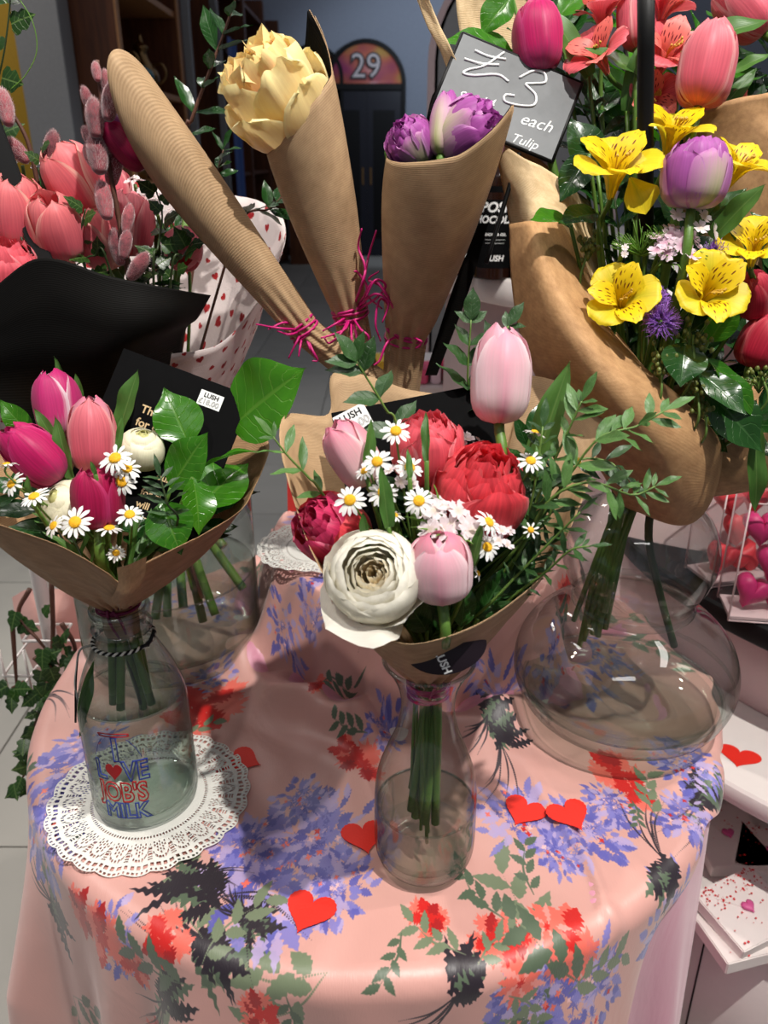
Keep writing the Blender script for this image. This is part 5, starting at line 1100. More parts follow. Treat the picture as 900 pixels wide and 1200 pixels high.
# ================================================================== big kraft bouquet above the gourd vase
NK = GV+Vector((-.012, 0, .31))
c3 = dict(B=NK, foot=P(692, 740, .775), fr=.022, fz=.03, j=.014)
def flap(label, rows, mat, n=40, m=40, uvs=(2, 3), crumple=.003, seed=0, cat='wrapping paper', name='kraft_flap'):
    def fn(V):
        i, j = np.meshgrid(np.linspace(0, 1, V.shape[0]), np.linspace(0, 1, V.shape[1]), indexing='ij')
        V[..., 1] += crumple*vnoise(i*6+seed, j*5, 50+seed, 1.0); V[..., 2] += .5*crumple*vnoise(i*7+seed, j*6, 60+seed, 1.0); return V
    me = sheet_me(name, [[P(*p) for p in r] for r in rows], n, m, mat, False, uvs, fn); o = link(name, me); tag(o, label, cat); solid(o, .0004); return o
flap('broad warm brown kraft flap curling down over the gourd vase', [[(597, 262, .80), (626, 258, .78), (655, 256, .80), (682, 262, .84)], [(600, 330, .78), (640, 325, .72), (690, 345, .74), (706, 360, .80)],
    [(612, 400, .76), (665, 395, .68), (735, 415, .70), (752, 428, .78)], [(640, 465, .76), (720, 475, .66), (800, 470, .70), (790, 478, .78)], [(680, 520, .77), (765, 545, .67), (843, 530, .71), (830, 520, .80)],
    [(705, 555, .78), (765, 590, .70), (812, 612, .73), (838, 560, .80)], [(718, 578, .785), (730, 592, .772), (748, 596, .772), (752, 582, .79)]], M_kraftb, 60, 50, (2.0, 3.2), .004, 1)
flap('pale straw kraft panel above the warm brown flap, below the chalkboard', [[(578, 164, .84), (610, 182, .815), (650, 206, .82), (690, 235, .85)], [(588, 215, .83), (620, 225, .80), (664, 245, .81), (700, 290, .84)], [(598, 268, .82), (628, 266, .79), (668, 268, .80), (712, 340, .83)], [(604, 330, .81), (640, 330, .78), (700, 345, .79), (740, 400, .82)]], M_krafts, 30, 30, (1.4, 1.6), .003, 2)
flap('reddish inner kraft edge just under the chalkboard', [[(585, 160, .845), (620, 178, .845), (658, 210, .845), (680, 240, .86)], [(600, 210, .86), (640, 230, .86), (670, 260, .86), (690, 290, .87)]], M_kraftb, 12, 20, (1, 1), .002, 3)
flap('brown kraft paper low at the right frame edge under the dark leaves', [[(745, 470, .83), (830, 440, .80), (900, 420, .82), (990, 380, .84)], [(745, 540, .82), (830, 545, .76), (900, 560, .78), (990, 540, .80)], [(748, 585, .80), (780, 590, .78), (800, 585, .79), (820, 570, .80)]], M_kraftb, 30, 30, (2, 2), .003, 4)
flap('brown kraft corner standing at the right frame edge behind the yellow flowers', [[(795, 150, .84), (850, 118, .82), (905, 108, .83), (960, 100, .86)], [(800, 200, .85), (850, 200, .83), (905, 200, .83), (960, 200, .86)], [(800, 300, .86), (850, 320, .84), (905, 320, .84), (960, 320, .86)]], M_kraftb, 24, 24, (2, 2), .003, 5)
flap('narrow curled kraft strip at the top, left of the magenta tulip', [[(487, -5, .88), (500, -8, .87)], [(500, 30, .875), (514, 26, .87)], [(517, 62, .87), (531, 62, .86)], [(528, 95, .87), (545, 100, .865)]], M_krafts, 24, 8, (.5, 1), .001, 6)
flap('pale kraft paper behind the big bouquet at the top edge', [[(537, -40, .95), (570, -50, .95), (620, -60, .95)], [(536, 20, .95), (570, 22, .95), (620, 30, .95)], [(560, 120, .93), (600, 150, .93), (640, 180, .93)]], M_krafts, 16, 16, (1, 1.5), .002, 7)
# flowers
TU('deep magenta tulip at the top, left in the big kraft bouquet', 631, 43, .88, 82, IMG(-.12, 1, .05), [T_mag], c3, op=.08, fat=1.05, spin=.7, long=False)
TU('large coral pink tulip at the top right of the black rod', 828, 76, .80, 98, IMG(.18, 1, .1), [T_salml], c3, op=.02, fat=1.02, spin=.2, seed=4, long=False)
TU('slim coral pink tulip just left of the black rod', 747, 18, .88, 80, IMG(0, 1, 0), [T_salml], c3, fat=.85, spin=.9, long=False)
TU('pink tulip leaning at the top right corner', 870, 10, .88, 80, IMG(-.6, .7, 0), [T_salml], c3, fat=1, spin=.4, long=False)
LAY('double_tulip', 'purple and green striped double tulip between yellow alstroemerias', 'tulip', 815, 208, .72, 84, IMG(.06, 1, .25), dbl(T_pur, T_pur, (T_pur, T_pur, T_purg, T_pur, T_purg), -.06, .016), c3, r=.004, long=True, group='double tulip', frac=.42)
TU('red pink tulip peeping at the right edge under the yellow flower', 884, 345, .745, 60, IMG(-.2, .5, .5), [T_red], c3, fat=1.1, long=False)
TU('deep red tulip at the right frame edge above the dark leaves', 893, 400, .74, 66, IMG(.3, .8, .2), [T_red], c3, fat=1.15, long=False, spin=.5)
for (x, y, d, w_, ax, sp, lab) in [(722, 192, .74, 104, IMG(-.06, .62, .75), .1, 'yellow alstroemeria at the left, with upright streaked petals'), (790, 152, .77, 92, IMG(.05, .75, .6), -.1, 'yellow alstroemeria highest, above the purple double tulip'),
     (866, 192, .76, 84, IMG(.25, .65, .6), .3, 'yellow alstroemeria behind the purple double tulip at the right'), (727, 348, .70, 88, IMG(-.25, .3, .9), .35, 'yellow alstroemeria lower left, beside the purple thistle'),
     (832, 340, .69, 92, IMG(.05, .25, 1), 0, 'yellow alstroemeria low centre, facing forward with brown streaks'), (884, 285, .715, 84, IMG(-.2, .5, .7), -.4, 'yellow alstroemeria cut by the right frame edge')]:
    ALS(lab, x, y, d, w_, ax, A_o, A_i, c3, sp, 'yellow alstroemerias')
me_ = LEAF('loose_petal', 'broad yellow petal curling down right of the left alstroemeria', (738, 208, .735), (762, 246, .715), A_o, 1.05, TC+Vector((-.2, 0, .7)), .25, .3, shape='obovate', cat='petal')
for (x, y, d, w_, ax, sp, lab) in [(700, 60, .86, 78, IMG(-.5, .4, .6), 0, 'coral alstroemeria left of the black rod, near the magenta tulip'), (783, 58, .85, 84, IMG(.05, .4, .9), .5, 'coral alstroemeria right behind the black rod'),
     (776, 10, .88, 74, IMG(.2, .9, .3), .2, 'coral alstroemeria at the top edge right of the rod'), (705, 15, .89, 66, IMG(-.1, .9, .3), .9, 'coral alstroemeria at the top edge left of the rod'), (765, 112, .845, 60, IMG(-.2, -.2, .7), .9, 'coral alstroemeria drooping low behind the black rod'), (850, 130, .86, 60, IMG(.3, -.2, .7), .4, 'coral alstroemeria half hidden behind the brown kraft corner')]:
    ALS(lab, x, y, d, w_, ax, A_po, A_pi, c3, sp, 'coral alstroemerias')
CLUSTER('sweet_william', 'pale pink sweet william head in the middle of the big bouquet', 790, 288, .715, 66, M_swp, c3, 14, filler=M_bract, axis=IMG(.1, .5, .8), seed=2, group='sweet williams in the big bouquet')
CLUSTER('sweet_william', 'small white florets left of the pale pink head', 728, 293, .71, 28, M_sw, c3, 4, axis=IMG(-.2, .5, .8), seed=4, group='sweet williams in the big bouquet')
CLUSTER('white_flower', 'white petalled flower right below the purple double tulip', 812, 262, .72, 62, M_sw, c3, 6, axis=IMG(.3, .5, .8), seed=6)
tubes('needles', [([P(752+RND.uniform(-4, 4), 300, .72), P(752+36*math.cos(a), 290-36*abs(math.sin(a))*RND.uniform(.3, 1), .705+RND.uniform(0, .02))], [.0006, .0005, .0002], 4) for a in np.linspace(0, PI, 60)], M_bract, thing('green_bract_tuft', 'tuft of bright green needles beside the pale pink florets', 'foliage'), 4)
M_this = flat('thistle_purple', (160, 108, 204), .6, var=.3)
for (x, y, d, w_, lab) in [(774, 378, .69, 44, 'purple fluffy ageratum between the two low yellow flowers'), (770, 352, .70, 30, 'smaller purple ageratum tuft above the fluffy one'), (838, 300, .715, 36, 'purple ageratum tuft behind the forward facing yellow flower'), (800, 330, .71, 16, 'tiny violet ageratum tuft beside the forward facing yellow flower')]:
    c = P(x, y, d); R_ = w_/ppm(c)/2; t = thing('ageratum', lab, 'flower', frame(c, IMG(0, .4, 1), EX, R_), 'purple ageratums'); lst = []
    for k in range(230):
        z = RND.uniform(-.2, 1); a = RND.uniform(0, 6.28); q = math.sqrt(1-z*z); e = Vector((q*math.cos(a), q*math.sin(a), z)); lst.append(([e*.35, e*.8+Vector((RND.uniform(-.1, .1), RND.uniform(-.1, .1), 0)), e*RND.uniform(.9, 1.15)+Vector((RND.uniform(-.12, .12), RND.uniform(-.12, .12), 0))], [.03, .022, .012], 4))
    tag(tubes('filaments', lst, M_this, t, 3), kind='stuff'); add_stem(t, c, IMG(0, .4, .6), c3, M_stem, .0015, False, 5)
def BERRY(label, x, y, d, w_, n=26):
    c = P(x, y, d); R_ = w_/ppm(c)/2; t = thing('berry_spray', label, 'berries', Matrix.Translation(c), 'green berry sprays')
    if 'berry' not in _cache: _cache['berry'] = lathe_me('berry', [(0, -.0024), (.0013, -.002), (.002, -.0008), (.0021, .0004), (.0014, .0018), (.0005, .0026), (0, .0026)], flat('green_berries', (96, 104, 44), .45, var=.3), 8)
    lst = []
    for k in range(n):
        e = Vector((RND.gauss(0, .5), RND.gauss(0, .4)-.1, RND.gauss(0, .5)))*R_; lst.append(([Vector((0, 0, -R_*1.2)), e*.5+Vector((0, 0, -.004)), e], .0005, 5)); link('berry', _cache['berry'], t, Matrix.Translation(e) @ Matrix.Rotation(RND.uniform(-.6, .6), 4, 'X'))
    tubes('stem', lst, M_stem2, t, 4); add_stem(t, c, IMG(0, 1, .3), c3, M_stem2, .0012, False, 5)
for a in [('green berry spray under the forward facing yellow flower', 812, 395, .69, 42), ('green berry spray left of the round glossy leaf', 776, 428, .685, 34), ('green berry spray right of the round glossy leaf', 818, 458, .69, 24), ('green berry spray at the far left, under the straw kraft panel', 690, 290, .75, 26), ('green berry spray at the right frame edge by the dark leaves', 893, 440, .71, 36), ('lowest green berry spray above the kraft flap', 826, 478, .69, 20)]: BERRY(*a)
# ivy-like / glossy leaves
for i, (a, b, lw, m_, nz, lab) in enumerate([
    ((802, 402, .69), (800, 452, .66), 1.05, L_dark, (0, 0, .3), 'round folded glossy leaf above the kraft flap'), ((818, 436, .70), (882, 482, .66), 1.9, L_dark, (.1, 0, .6), 'dark glossy leaf pointing lower right above the brown paper'),
    ((825, 455, .71), (905, 530, .68), 1.7, L_dark, (-.1, 0, .4), 'very dark broad leaf lowest in the big bouquet'), ((828, 420, .705), (905, 492, .69), 3.2, L_cam, (.3, 0, .5), 'light green blade crossing to the right frame edge'),
    ((668, 262, .76), (626, 247, .72), 1.9, L_cam, (0, 0, 1), 'pointed green leaf reaching left over the straw kraft'), ((700, 250, .75), (655, 255, .73), 1.5, L_dark, (0, 0, 1), 'green leaf under the left yellow alstroemeria'),
    ((835, 280, .73), (892, 212, .70), 2.8, L_blade, (-.5, 0, .4), 'dark blade rising right of the purple double tulip'), ((830, 310, .73), (868, 250, .72), 2.4, L_blade, (-.5, 0, .2), 'short blade beside the white petalled flower'),
    ((690, 90, .87), (640, -10, .87), 3.2, L_blade, (.4, 0, 0), 'tall tulip blade right of the magenta tulip'), ((735, 130, .85), (752, 42, .84), 3.4, L_blade, (-.4, 0, 0), 'twisted blade left of the black rod'),
    ((745, 85, .85), (690, 46, .84), 2.4, L_blade, (0, 0, 1), 'curved blade crossing the coral alstroemeria'), ((800, 60, .85), (905, 8, .83), 2.6, L_blade, (0, 0, 1), 'broad blade at the top right corner'),
    ((850, 90, .84), (905, 55, .83), 2.8, L_blade, (0, 0, 1), 'dark blade pointing to the right frame edge'), ((830, 150, .85), (888, 70, .85), 3.4, L_blade, (-.5, 0, .2), 'upright blade behind the large coral tulip'),
    ((600, 60, .90), (516, 34, .88), 1.9, L_cam, (0, 0, .8), 'veined glossy leaf above the chalkboard'), ((640, 70, .90), (560, 62, .88), 2.6, L_cam, (0, 0, 1), 'curved green leaf behind the chalkboard edge'),
    ((600, -5, .91), (560, 40, .90), 1.4, L_cam, (0, 0, .4), 'light leaf at the top edge beside the magenta tulip'), ((655, 20, .90), (700, -30, .90), 1.6, L_cam, (0, 0, .4), 'pale leaf at the top edge right of the magenta tulip'),
    ((690, 180, .82), (655, 235, .80), 1.7, L_dark, (0, 0, .4), 'dark leaf between chalkboard and the left alstroemeria'), ((700, 200, .83), (668, 130, .84), 1.5, L_dark, (0, 0, .2), 'shaded leaf behind the chalkboard right edge'),
    ((690, 420, .74), (722, 372, .72), 2.0, L_dark, (0, 0, .4), 'dark leaf under the lower left alstroemeria'), ((830, 400, .72), (868, 350, .70), 1.7, L_cam, (.2, 0, .4), 'green leaf right of the forward facing alstroemeria'),
    ((884, 500, .70), (893, 610, .69), 5.0, L_blade, (0, 0, 0), 'long narrow blade hanging at the right frame edge')]):
    LEAF('glossy_leaf', lab, a, b, m_, lw, TC+Vector(nz), .22, .14, ctx=c3 if i not in (14, 15) else None, shape='oval' if m_ is not L_blade else 'blade', group='leaves of the big kraft bouquet')
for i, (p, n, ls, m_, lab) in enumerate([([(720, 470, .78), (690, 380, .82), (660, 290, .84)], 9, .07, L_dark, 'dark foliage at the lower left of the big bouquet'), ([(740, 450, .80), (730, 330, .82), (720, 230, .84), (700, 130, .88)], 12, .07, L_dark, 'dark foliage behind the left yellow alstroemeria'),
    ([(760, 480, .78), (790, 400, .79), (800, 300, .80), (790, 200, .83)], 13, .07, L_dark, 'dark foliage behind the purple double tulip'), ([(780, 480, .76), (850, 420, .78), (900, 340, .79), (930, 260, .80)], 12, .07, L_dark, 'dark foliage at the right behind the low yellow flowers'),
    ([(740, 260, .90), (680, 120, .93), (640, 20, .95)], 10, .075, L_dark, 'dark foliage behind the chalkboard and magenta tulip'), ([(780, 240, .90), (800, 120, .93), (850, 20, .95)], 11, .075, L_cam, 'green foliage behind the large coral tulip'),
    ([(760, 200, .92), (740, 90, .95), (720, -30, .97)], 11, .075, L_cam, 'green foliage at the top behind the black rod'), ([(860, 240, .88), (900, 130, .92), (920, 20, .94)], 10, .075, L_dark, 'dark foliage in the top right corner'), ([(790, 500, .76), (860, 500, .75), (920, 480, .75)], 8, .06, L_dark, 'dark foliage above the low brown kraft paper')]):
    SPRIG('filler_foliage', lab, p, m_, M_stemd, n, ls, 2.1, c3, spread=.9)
tube('stem', [NK+Vector((.02, -.01, .02)), P(760, 620, .76), P(772, 690, .765), P(790, 757, .77)], .0042, M_stemd, thing('single_cut_flower_stem', 'single long dark stem hanging alone in the gourd vase', 'stem', NK), 8, 20)
for k in range(7):
    t = thing('cut_stem', 'cut green stem in the bundle inside the gourd vase', 'stem', NK, 'cut stems in the gourd vase')
    tube('stem', [NK+Vector((RND.uniform(-.02, .02), RND.uniform(-.02, .02), .05)), NK+Vector((RND.uniform(-.018, .018), RND.uniform(-.018, .018), 0)), P(725-k*4, 650, .77), P(708-k*6+RND.uniform(-8, 8), 735+RND.uniform(-25, 25), .76+k*.006)], .0032+.0009*(k == 2), M_stem, t, 8, 20)
tag(tube('black_rod', [P(757, -30, .745), P(757, 60, .75), P(756, 150, .755), P(757, 290, .76)], .0068, M_black, None, 16), 'glossy black rod of a hanging sign at the top right', 'rod')
# ================================================================== back left bouquet in the cylinder vase
N4 = CV+Vector((.01, 0, .235)); c4 = dict(B=N4, foot=CV+Vector((.03, -.01, .05)), fr=.05, fz=.05, j=.03)
def tissue_mat():
    t = NT('heart_tissue'); vec, u, v = t.uv(); n = 512; p = Paint(n, (236, 224, 222), (0, 0, 1))
    for (x, y, s, a) in [(.22, .25, .10, .3), (.72, .2, .085, -.5), (.5, .55, .105, .9), (.15, .72, .085, -.3), (.82, .7, .10, .1), (.48, .9, .075, -1.0), (.9, .45, .06, .5)]:
        def fn(X, Y, s=s, a=a):
            xx = (X*math.cos(a)+Y*math.sin(a))/s; yy = (-X*math.sin(a)+Y*math.cos(a))/s; return -((xx*xx+yy*yy-.35)**3-xx*xx*yy**3*1.2)*s*3
        p.blob(x, y, s*1.1, fn, (176, 36, 40))
    im = np_image('heart_print', p.a); mp = t.n('ShaderNodeMapping'); mp.inputs['Scale'].default_value = (1, 1, 1); t.ln(vec, mp.inputs[0]); ti = t.n('ShaderNodeTexImage'); ti.image = im; t.ln(mp.outputs[0], ti.inputs[0])
    return t.pbr(ti.outputs[0], .55, 0, .4, t.bump(t.noise(24, 4, vec), .3, .002), .3)
M_tis = tissue_mat()
r4 = [P(-80, 470, .82), P(20, 450, .80), P(120, 440, .80), P(190, 420, .82), P(262, 400, .86), P(315, 330, .95), P(333, 272, 1.02), P(300, 235, 1.08), P(215, 225, 1.12), P(100, 210, 1.14), P(-20, 230, 1.12), P(-100, 320, 1.0)]
wrap_cone('heart_tissue', 'white tissue paper printed with small red hearts round the back left bouquet', (N4, .028), r4, M_tis, .08, uvs=(14, 4.5), crumple=.010, seed=7, cat='tissue paper')
bp_ = sheet_me('black_wrap', [[P(-90, 330, .90), P(-30, 350, .80), P(44, 303, .765), P(130, 324, .75), P(200, 338, .77), P(247, 346, .82)], [P(-90, 400, .88), P(-30, 400, .79), P(44, 372, .75), P(130, 385, .735), P(195, 380, .76), P(232, 372, .81)], [P(-90, 450, .86), P(-30, 450, .80), P(44, 446, .76), P(115, 440, .75), P(172, 418, .78), P(214, 398, .83)],
    [P(20, 520, .90), P(60, 530, .86), P(110, 530, .84), P(150, 525, .84), P(180, 510, .86), P(215, 490, .89)]], 50, 60, M_bpaper, uvs=(1, 1)); bo = link('black_wrap', bp_); tag(bo, 'black wrapping paper band across the front of the back left bouquet', 'wrapping paper'); solid(bo, .0005)
for k in range(9):
    t = thing('cut_stem', 'thick brown cut stem in the wide cylinder vase' if k == 2 else ['leftmost green cut stem', 'green cut stem second from the left', '', 'green cut stem beside the brown one', 'green cut stem third from the left', 'green cut stem third from the right', 'rightmost green cut stem', 'short green cut stem left of the brown one', 'green cut stem second from the right'][k]+' in the wide cylinder vase', 'stem', N4, 'cut stems in the cylinder vase')
    fx = [(182, 725), (196, 722), (240, 700), (238, 728), (215, 712), (252, 720), (285, 690), (228, 690), (262, 640)][k]
    tube('stem', [N4+Vector((RND.uniform(-.02, .02), RND.uniform(-.02, .02), .03)), N4.lerp(P(fx[0], fx[1], .89+.012*(k % 4)), .5)+Vector((.004, 0, 0)), P(fx[0], fx[1], .89+.012*(k % 4))], [.0055, .006, .0058], M_brown if k == 2 else M_stem, t, 8, 20)
for (x, y, d, h, ax, mt, sp, lab) in [(88, 212, .91, 84, IMG(-.35, .7, .5), T_salm, .2, 'salmon tulip behind the catkin branch'), (20, 250, .87, 84, IMG(.1, .8, .4), T_salm, .6, 'salmon tulip at the left edge above the coral double tulip'),
    (66, 268, .86, 82, IMG(-.05, .7, .6), T_salm, 1.2, 'salmon tulip between the two others, left of the ivy leaves'), (118, 280, .885, 72, IMG(-.2, .7, .5), T_salm, 2, 'salmon tulip just left of the lower catkins'), (150, 262, .92, 74, IMG(.15, .9, .2), T_salml, .1, 'pink tulip right behind the lower catkins'),
    (130, 225, .96, 60, IMG(.1, .9, .2), T_salml, .8, 'pale salmon tulip hidden behind the catkin stem'), (215, 292, .90, 56, IMG(.1, -.6, .5), T_salml, .4, 'dusky pink tulip hanging near the tissue paper')]:
    TU(lab, x, y, d, h, ax, [mt], c4, op=.24 if mt is T_salm else .1, fat=1.2, spin=sp, long=False, group='salmon tulips of the back left bouquet')
LAY('double_tulip', 'bright coral double tulip at the left frame edge above the black paper', 'tulip', 10, 322, .83, 82, IMG(.1, .8, .5), dbl(T_corl, T_corl), c4, long=False, group='coral tulip')
M_cat = (lambda t: t.pbr(t.ramp(t.math('ADD', t.noise(3, 3, t.obj()), t.math('MULTIPLY', t.rand(), .3)), [(.4, srgb(84, 40, 48)), (.9, srgb(176, 90, 98))]), .9, 0, .2, None, 0, None, .8))(NT('catkin_red')); M_fuzz = flat('catkin_fuzz', (226, 196, 196), .8)
def catkin_me():
    if 'cat' in _cache: return _cache['cat'], _cache['fuzz']
    me = lathe_me('catkin', smooth_prof([(0, 0), (.13, .04), (.20, .25), (.235, .5), (.20, .78), (.11, .95), (0, 1)], 16), M_cat, 16); r_ = random.Random(3); V, F_ = [], []
    for k in range(900):
        z = r_.uniform(.05, 1); rr = float(np.interp(z, [0, .04, .25, .5, .78, .95, 1], [0, .13, .20, .235, .20, .11, .02])); a = r_.uniform(0, 6.283); b = Vector((rr*math.cos(a), rr*math.sin(a), z)); o = Vector((math.cos(a), math.sin(a), .9+max(0, z-.7)*3)).normalized()*r_.uniform(.05, .10); s = Vector((-math.sin(a), math.cos(a), 0))*.006
        n = len(V); V += [b-s, b+s, b+o]; F_.append((n, n+1, n+2))
    _cache['cat'], _cache['fuzz'] = me, mesh('fuzz', V, F_, M_fuzz, smooth=False); return _cache['cat'], _cache['fuzz']
def PUSSY(label, path, cats):
    t = thing('pussy_willow_branch', label, 'branch', Matrix.Translation(P(*path[0])), 'pussy willow branches'); tube('stem', [c4['B']]+[P(*p) for p in path], [.0032, .0026, .0018], M_brown, t, 7, 30); a, b = catkin_me(); o0 = P(*path[0])
    for (x, y, d, L, dx, dy) in cats:
        c = P(x, y, d); l = L/ppm(c); ax = IMG(dx, dy, RND.uniform(-.1, .3)); M = Matrix.Translation(c-ax*l/2-o0) @ basis(ax).to_4x4() @ Matrix.Diagonal((l*RND.uniform(.9, 1.1), l, l, 1)); ck = link('catkin', a, t, M); tag(link('fuzz', b, ck), kind='stuff')
PUSSY('tall pussy willow branch with many pink catkins, left of the kraft cone', [(150, 320, .86), (140, 260, .86), (127, 190, .86), (120, 130, .86), (114, 70, .86)], [(113, 84, .855, 24, -.2, 1), (124, 96, .86, 28, -.1, 1), (103, 117, .86, 30, -.3, .9), (129, 119, .845, 46, .1, 1), (111, 138, .85, 46, -.1, 1), (103, 160, .87, 26, -.4, .9), (137, 158, .87, 48, .5, .8), (114, 180, .85, 50, -.2, 1), (104, 182, .87, 24, -.3, 1), (133, 195, .87, 44, .2, 1), (122, 235, .85, 46, -.2, 1), (150, 256, .85, 34, .2, 1), (147, 286, .84, 34, .2, 1), (162, 312, .84, 38, .7, .8), (138, 290, .86, 42, -.2, 1)])
PUSSY('pussy willow branch at the left edge behind the ivy leaves', [(60, 300, .92), (45, 220, .92), (32, 165, .92), (10, 125, .92)], [(6, 126, .90, 46, -.25, 1), (20, 176, .92, 36, -.7, .7), (60, 172, .91, 38, .2, 1), (64, 227, .93, 44, .1, 1)])
for (x, y, lab) in [(175, 238, 'white button flower left of the cone, upper'), (158, 214, 'white button flower just under the purple tulip'), (180, 232, 'white button flower upper right of its neighbours'), (198, 250, 'white button flower against the kraft cone'), (213, 272, 'white button flower above the dusky pink tulip'), (26, 192, 'white flower head at the far left behind the rod'), (48, 196, 'white flower head beside the left catkins'), (4, 195, 'white flower head at the left frame edge'), (172, 222, 'white button flower in the middle of the group')]:
    CLUSTER('button_flower', lab+' in the back left bouquet', x, y, .93, 26, M_sw, c4, 9, axis=IMG(0, .8, .5), seed=x, group='white button flowers')
IV = [(.0, .0), (.22, -.04), (.42, .08), (.40, .24), (.30, .34), (.38, .5), (.30, .62), (.16, .74), (.0, 1.0)]
def ivy_me(mat):
    k = ('ivy', mat.name)
    if k in _cache: return _cache[k]
    r_ = [(x, y) for x, y in IV]; P_ = r_+[(-x, y) for x, y in r_[1:-1]][::-1]; V = [(0, .35, .02)]+[(x, y, -.10*abs(x)-.05*y*y) for x, y in P_]; n = len(P_)
    F_ = [(0, 1+i, 1+(i+1) % n) for i in range(n)]; me = mesh('leaf', V, F_, mat, [(x+.5, y) for x, y, z in V]); _cache[k] = me; return me
def IVY(label, path, n, ls, ctx=None, mat=None, cat='ivy', spread=1.0, name='ivy_sprig', r=.0011, smat=None, group='ivy sprigs'):
    pts = [P(*p) if not isinstance(p, Vector) else p for p in path]; t = thing(name, label, cat, Matrix.Translation(pts[0]), group); tube('stem', ([ctx['B']] if ctx else [])+pts, [r*1.5, r, r*.7], smat or M_stemd, t, 6, 26); cp = catmull(pts, 40); me = ivy_me(mat or L_ivy); o0 = pts[0]
    for k in range(n):
        i = int(2+36*k/(max(1, n-1))); p, T = cp[min(i, 38)], (cp[min(i+1, 39)]-cp[min(i, 38)]).normalized(); side = Matrix.Rotation(RND.uniform(-1, 1), 3, T) @ T.cross(TC+Vector((0, 0, .3))).normalized()*(1 if k % 2 else -1)
        dv = (side*spread+T*.5+Vector((RND.uniform(-.3, .3), RND.uniform(-.3, .3), RND.uniform(-.3, .2)))).normalized(); l = ls*RND.uniform(.75, 1.25)
        link('leaf', me, t, Matrix.Translation(-o0) @ leaf_M(p+dv*l*.15, p+dv*l*1.15, TC+Vector((RND.uniform(-.7, .7), RND.uniform(-.4, .4), RND.uniform(-.2, .9)))))
for i, (p, n, lab) in enumerate([([(95, 300, .86), (95, 270, .855), (100, 245, .855)], 7, 'ivy sprig between the salmon tulips and the catkins'), ([(30, 320, .85), (28, 290, .845), (22, 270, .85)], 7, 'ivy sprig in front of the left salmon tulips'), ([(60, 240, .90), (50, 200, .90), (48, 172, .90)], 6, 'ivy sprig beside the left catkins'),
    ([(180, 330, .85), (185, 290, .86), (190, 250, .87), (180, 215, .89)], 12, 'leafy stem rising beside the white button flowers'), ([(200, 330, .86), (215, 300, .87), (228, 280, .88)], 9, 'ivy sprig under the lower end of the left cone'), ([(130, 320, .86), (110, 300, .86), (90, 310, .86)], 6, 'ivy sprig just above the black paper')]):
    IVY(lab, p, max(4, n-2), .019, c4)
IVY('ivy trail hanging in the top left corner with a fine tendril', [(-20, 300, .97), (0, 200, .97), (-8, 130, .97), (5, 60, .96), (12, 0, .96), (10, -30, .96)], 11, .030)
tag(tube('tendril', [P(18, -8, .95), P(38, 25, .95), P(43, 60, .95), P(30, 88, .95), P(12, 105, .95)], .0005, M_bract, None, 5, 30), 'pale curling tendril against the yellow wall', 'tendril')
tag(link('black_strap', bev_me(mesh('black_strap', *join_vf([box_vf(-.009, .009, -.002, .002, -.14, .14)]), M_black, smooth=False), .001), None, Matrix.Translation(P(2, 175, .88)) @ basis(IMG(-.35, .93, .0), IMG(1, .3, 0)).to_4x4()), 'black flat rod slanting at the left edge of the back left bouquet', 'rod')
SPRIG('leafy_twig', 'tall leafy twig with a reddish stem rising to the top edge', [(215, 190, 1.0), (225, 140, 1.0), (245, 85, 1.0), (262, 40, 1.0), (280, -15, 1.0)], L_dark, M_brown, 9, .048, 2.6, c4, group='leafy twigs', r=.002, spread=1.0, start=.02)
SPRIG('leafy_twig', 'short leafy twig behind the left kraft cone', [(235, 260, 1.0), (250, 215, 1.0), (262, 175, 1.0)], L_dark, M_brown, 7, .034, 2.8, c4, group='leafy twigs', r=.0012, spread=1.0)
SPRIG('leafy_twig', 'glossy leafed twig beside the tissue paper, right of the left cone', [(270, 290, .97), (290, 250, .97), (315, 245, .97), (335, 225, .97)], L_dark, M_brown, 6, .036, 2.2, c4, group='leafy twigs', r=.0012, spread=1.0)
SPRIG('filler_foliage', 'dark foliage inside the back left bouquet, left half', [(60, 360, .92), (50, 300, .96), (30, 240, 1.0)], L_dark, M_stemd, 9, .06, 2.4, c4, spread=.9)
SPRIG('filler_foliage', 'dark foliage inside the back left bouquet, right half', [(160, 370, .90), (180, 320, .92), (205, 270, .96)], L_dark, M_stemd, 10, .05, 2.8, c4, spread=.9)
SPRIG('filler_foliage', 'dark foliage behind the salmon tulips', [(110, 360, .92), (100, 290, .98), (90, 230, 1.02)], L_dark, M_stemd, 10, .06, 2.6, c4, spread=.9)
# ================================================================== tiered display at the right
SX, SY = 1.03, 1.365
ds = thing('tiered_display', 'white round tiered display at the right, with drawers, a black tray and a high shelf', 'display stand', (SX, SY, 0))
def disc(name, r, z0, z1, mat, par, loc=None): 
    o = link(name, lathe_me(name, [(0, z0), (r-.004, z0), (r, z0+.004), (r, z1-.004), (r-.004, z1), (0, z1)], mat, 128), par); 
    if loc: o.location = loc
    for p in o.data.polygons: p.use_smooth = abs(p.normal.z) < .3
    return o
M_pinkw = flat('pinkish_white_lacquer', (208, 184, 184), .4, var=.03)
disc('base_drum', .71, 0, .335, M_white, ds); disc('bottom_tier', .72, .335, .362, M_white, ds); disc('column', .40, .362, .565, M_pinkw, ds); disc('middle_tier', .705, .565, .60, M_white, ds); disc('upper_column', .52, .60, .762, M_pinkw, ds); disc('black_tray', .60, .762, .80, M_black, ds)
for k in range(14):
    a = PI+.1+k*.21; link('drawer_joint', mesh('drawer_joint', *box_vf(-.0012, .0012, -.001, .002, .02, .32), M_black, smooth=False), ds, Matrix.Rotation(a+PI/2, 4, 'Z') @ Matrix.Translation((0, -.7105, 0)))
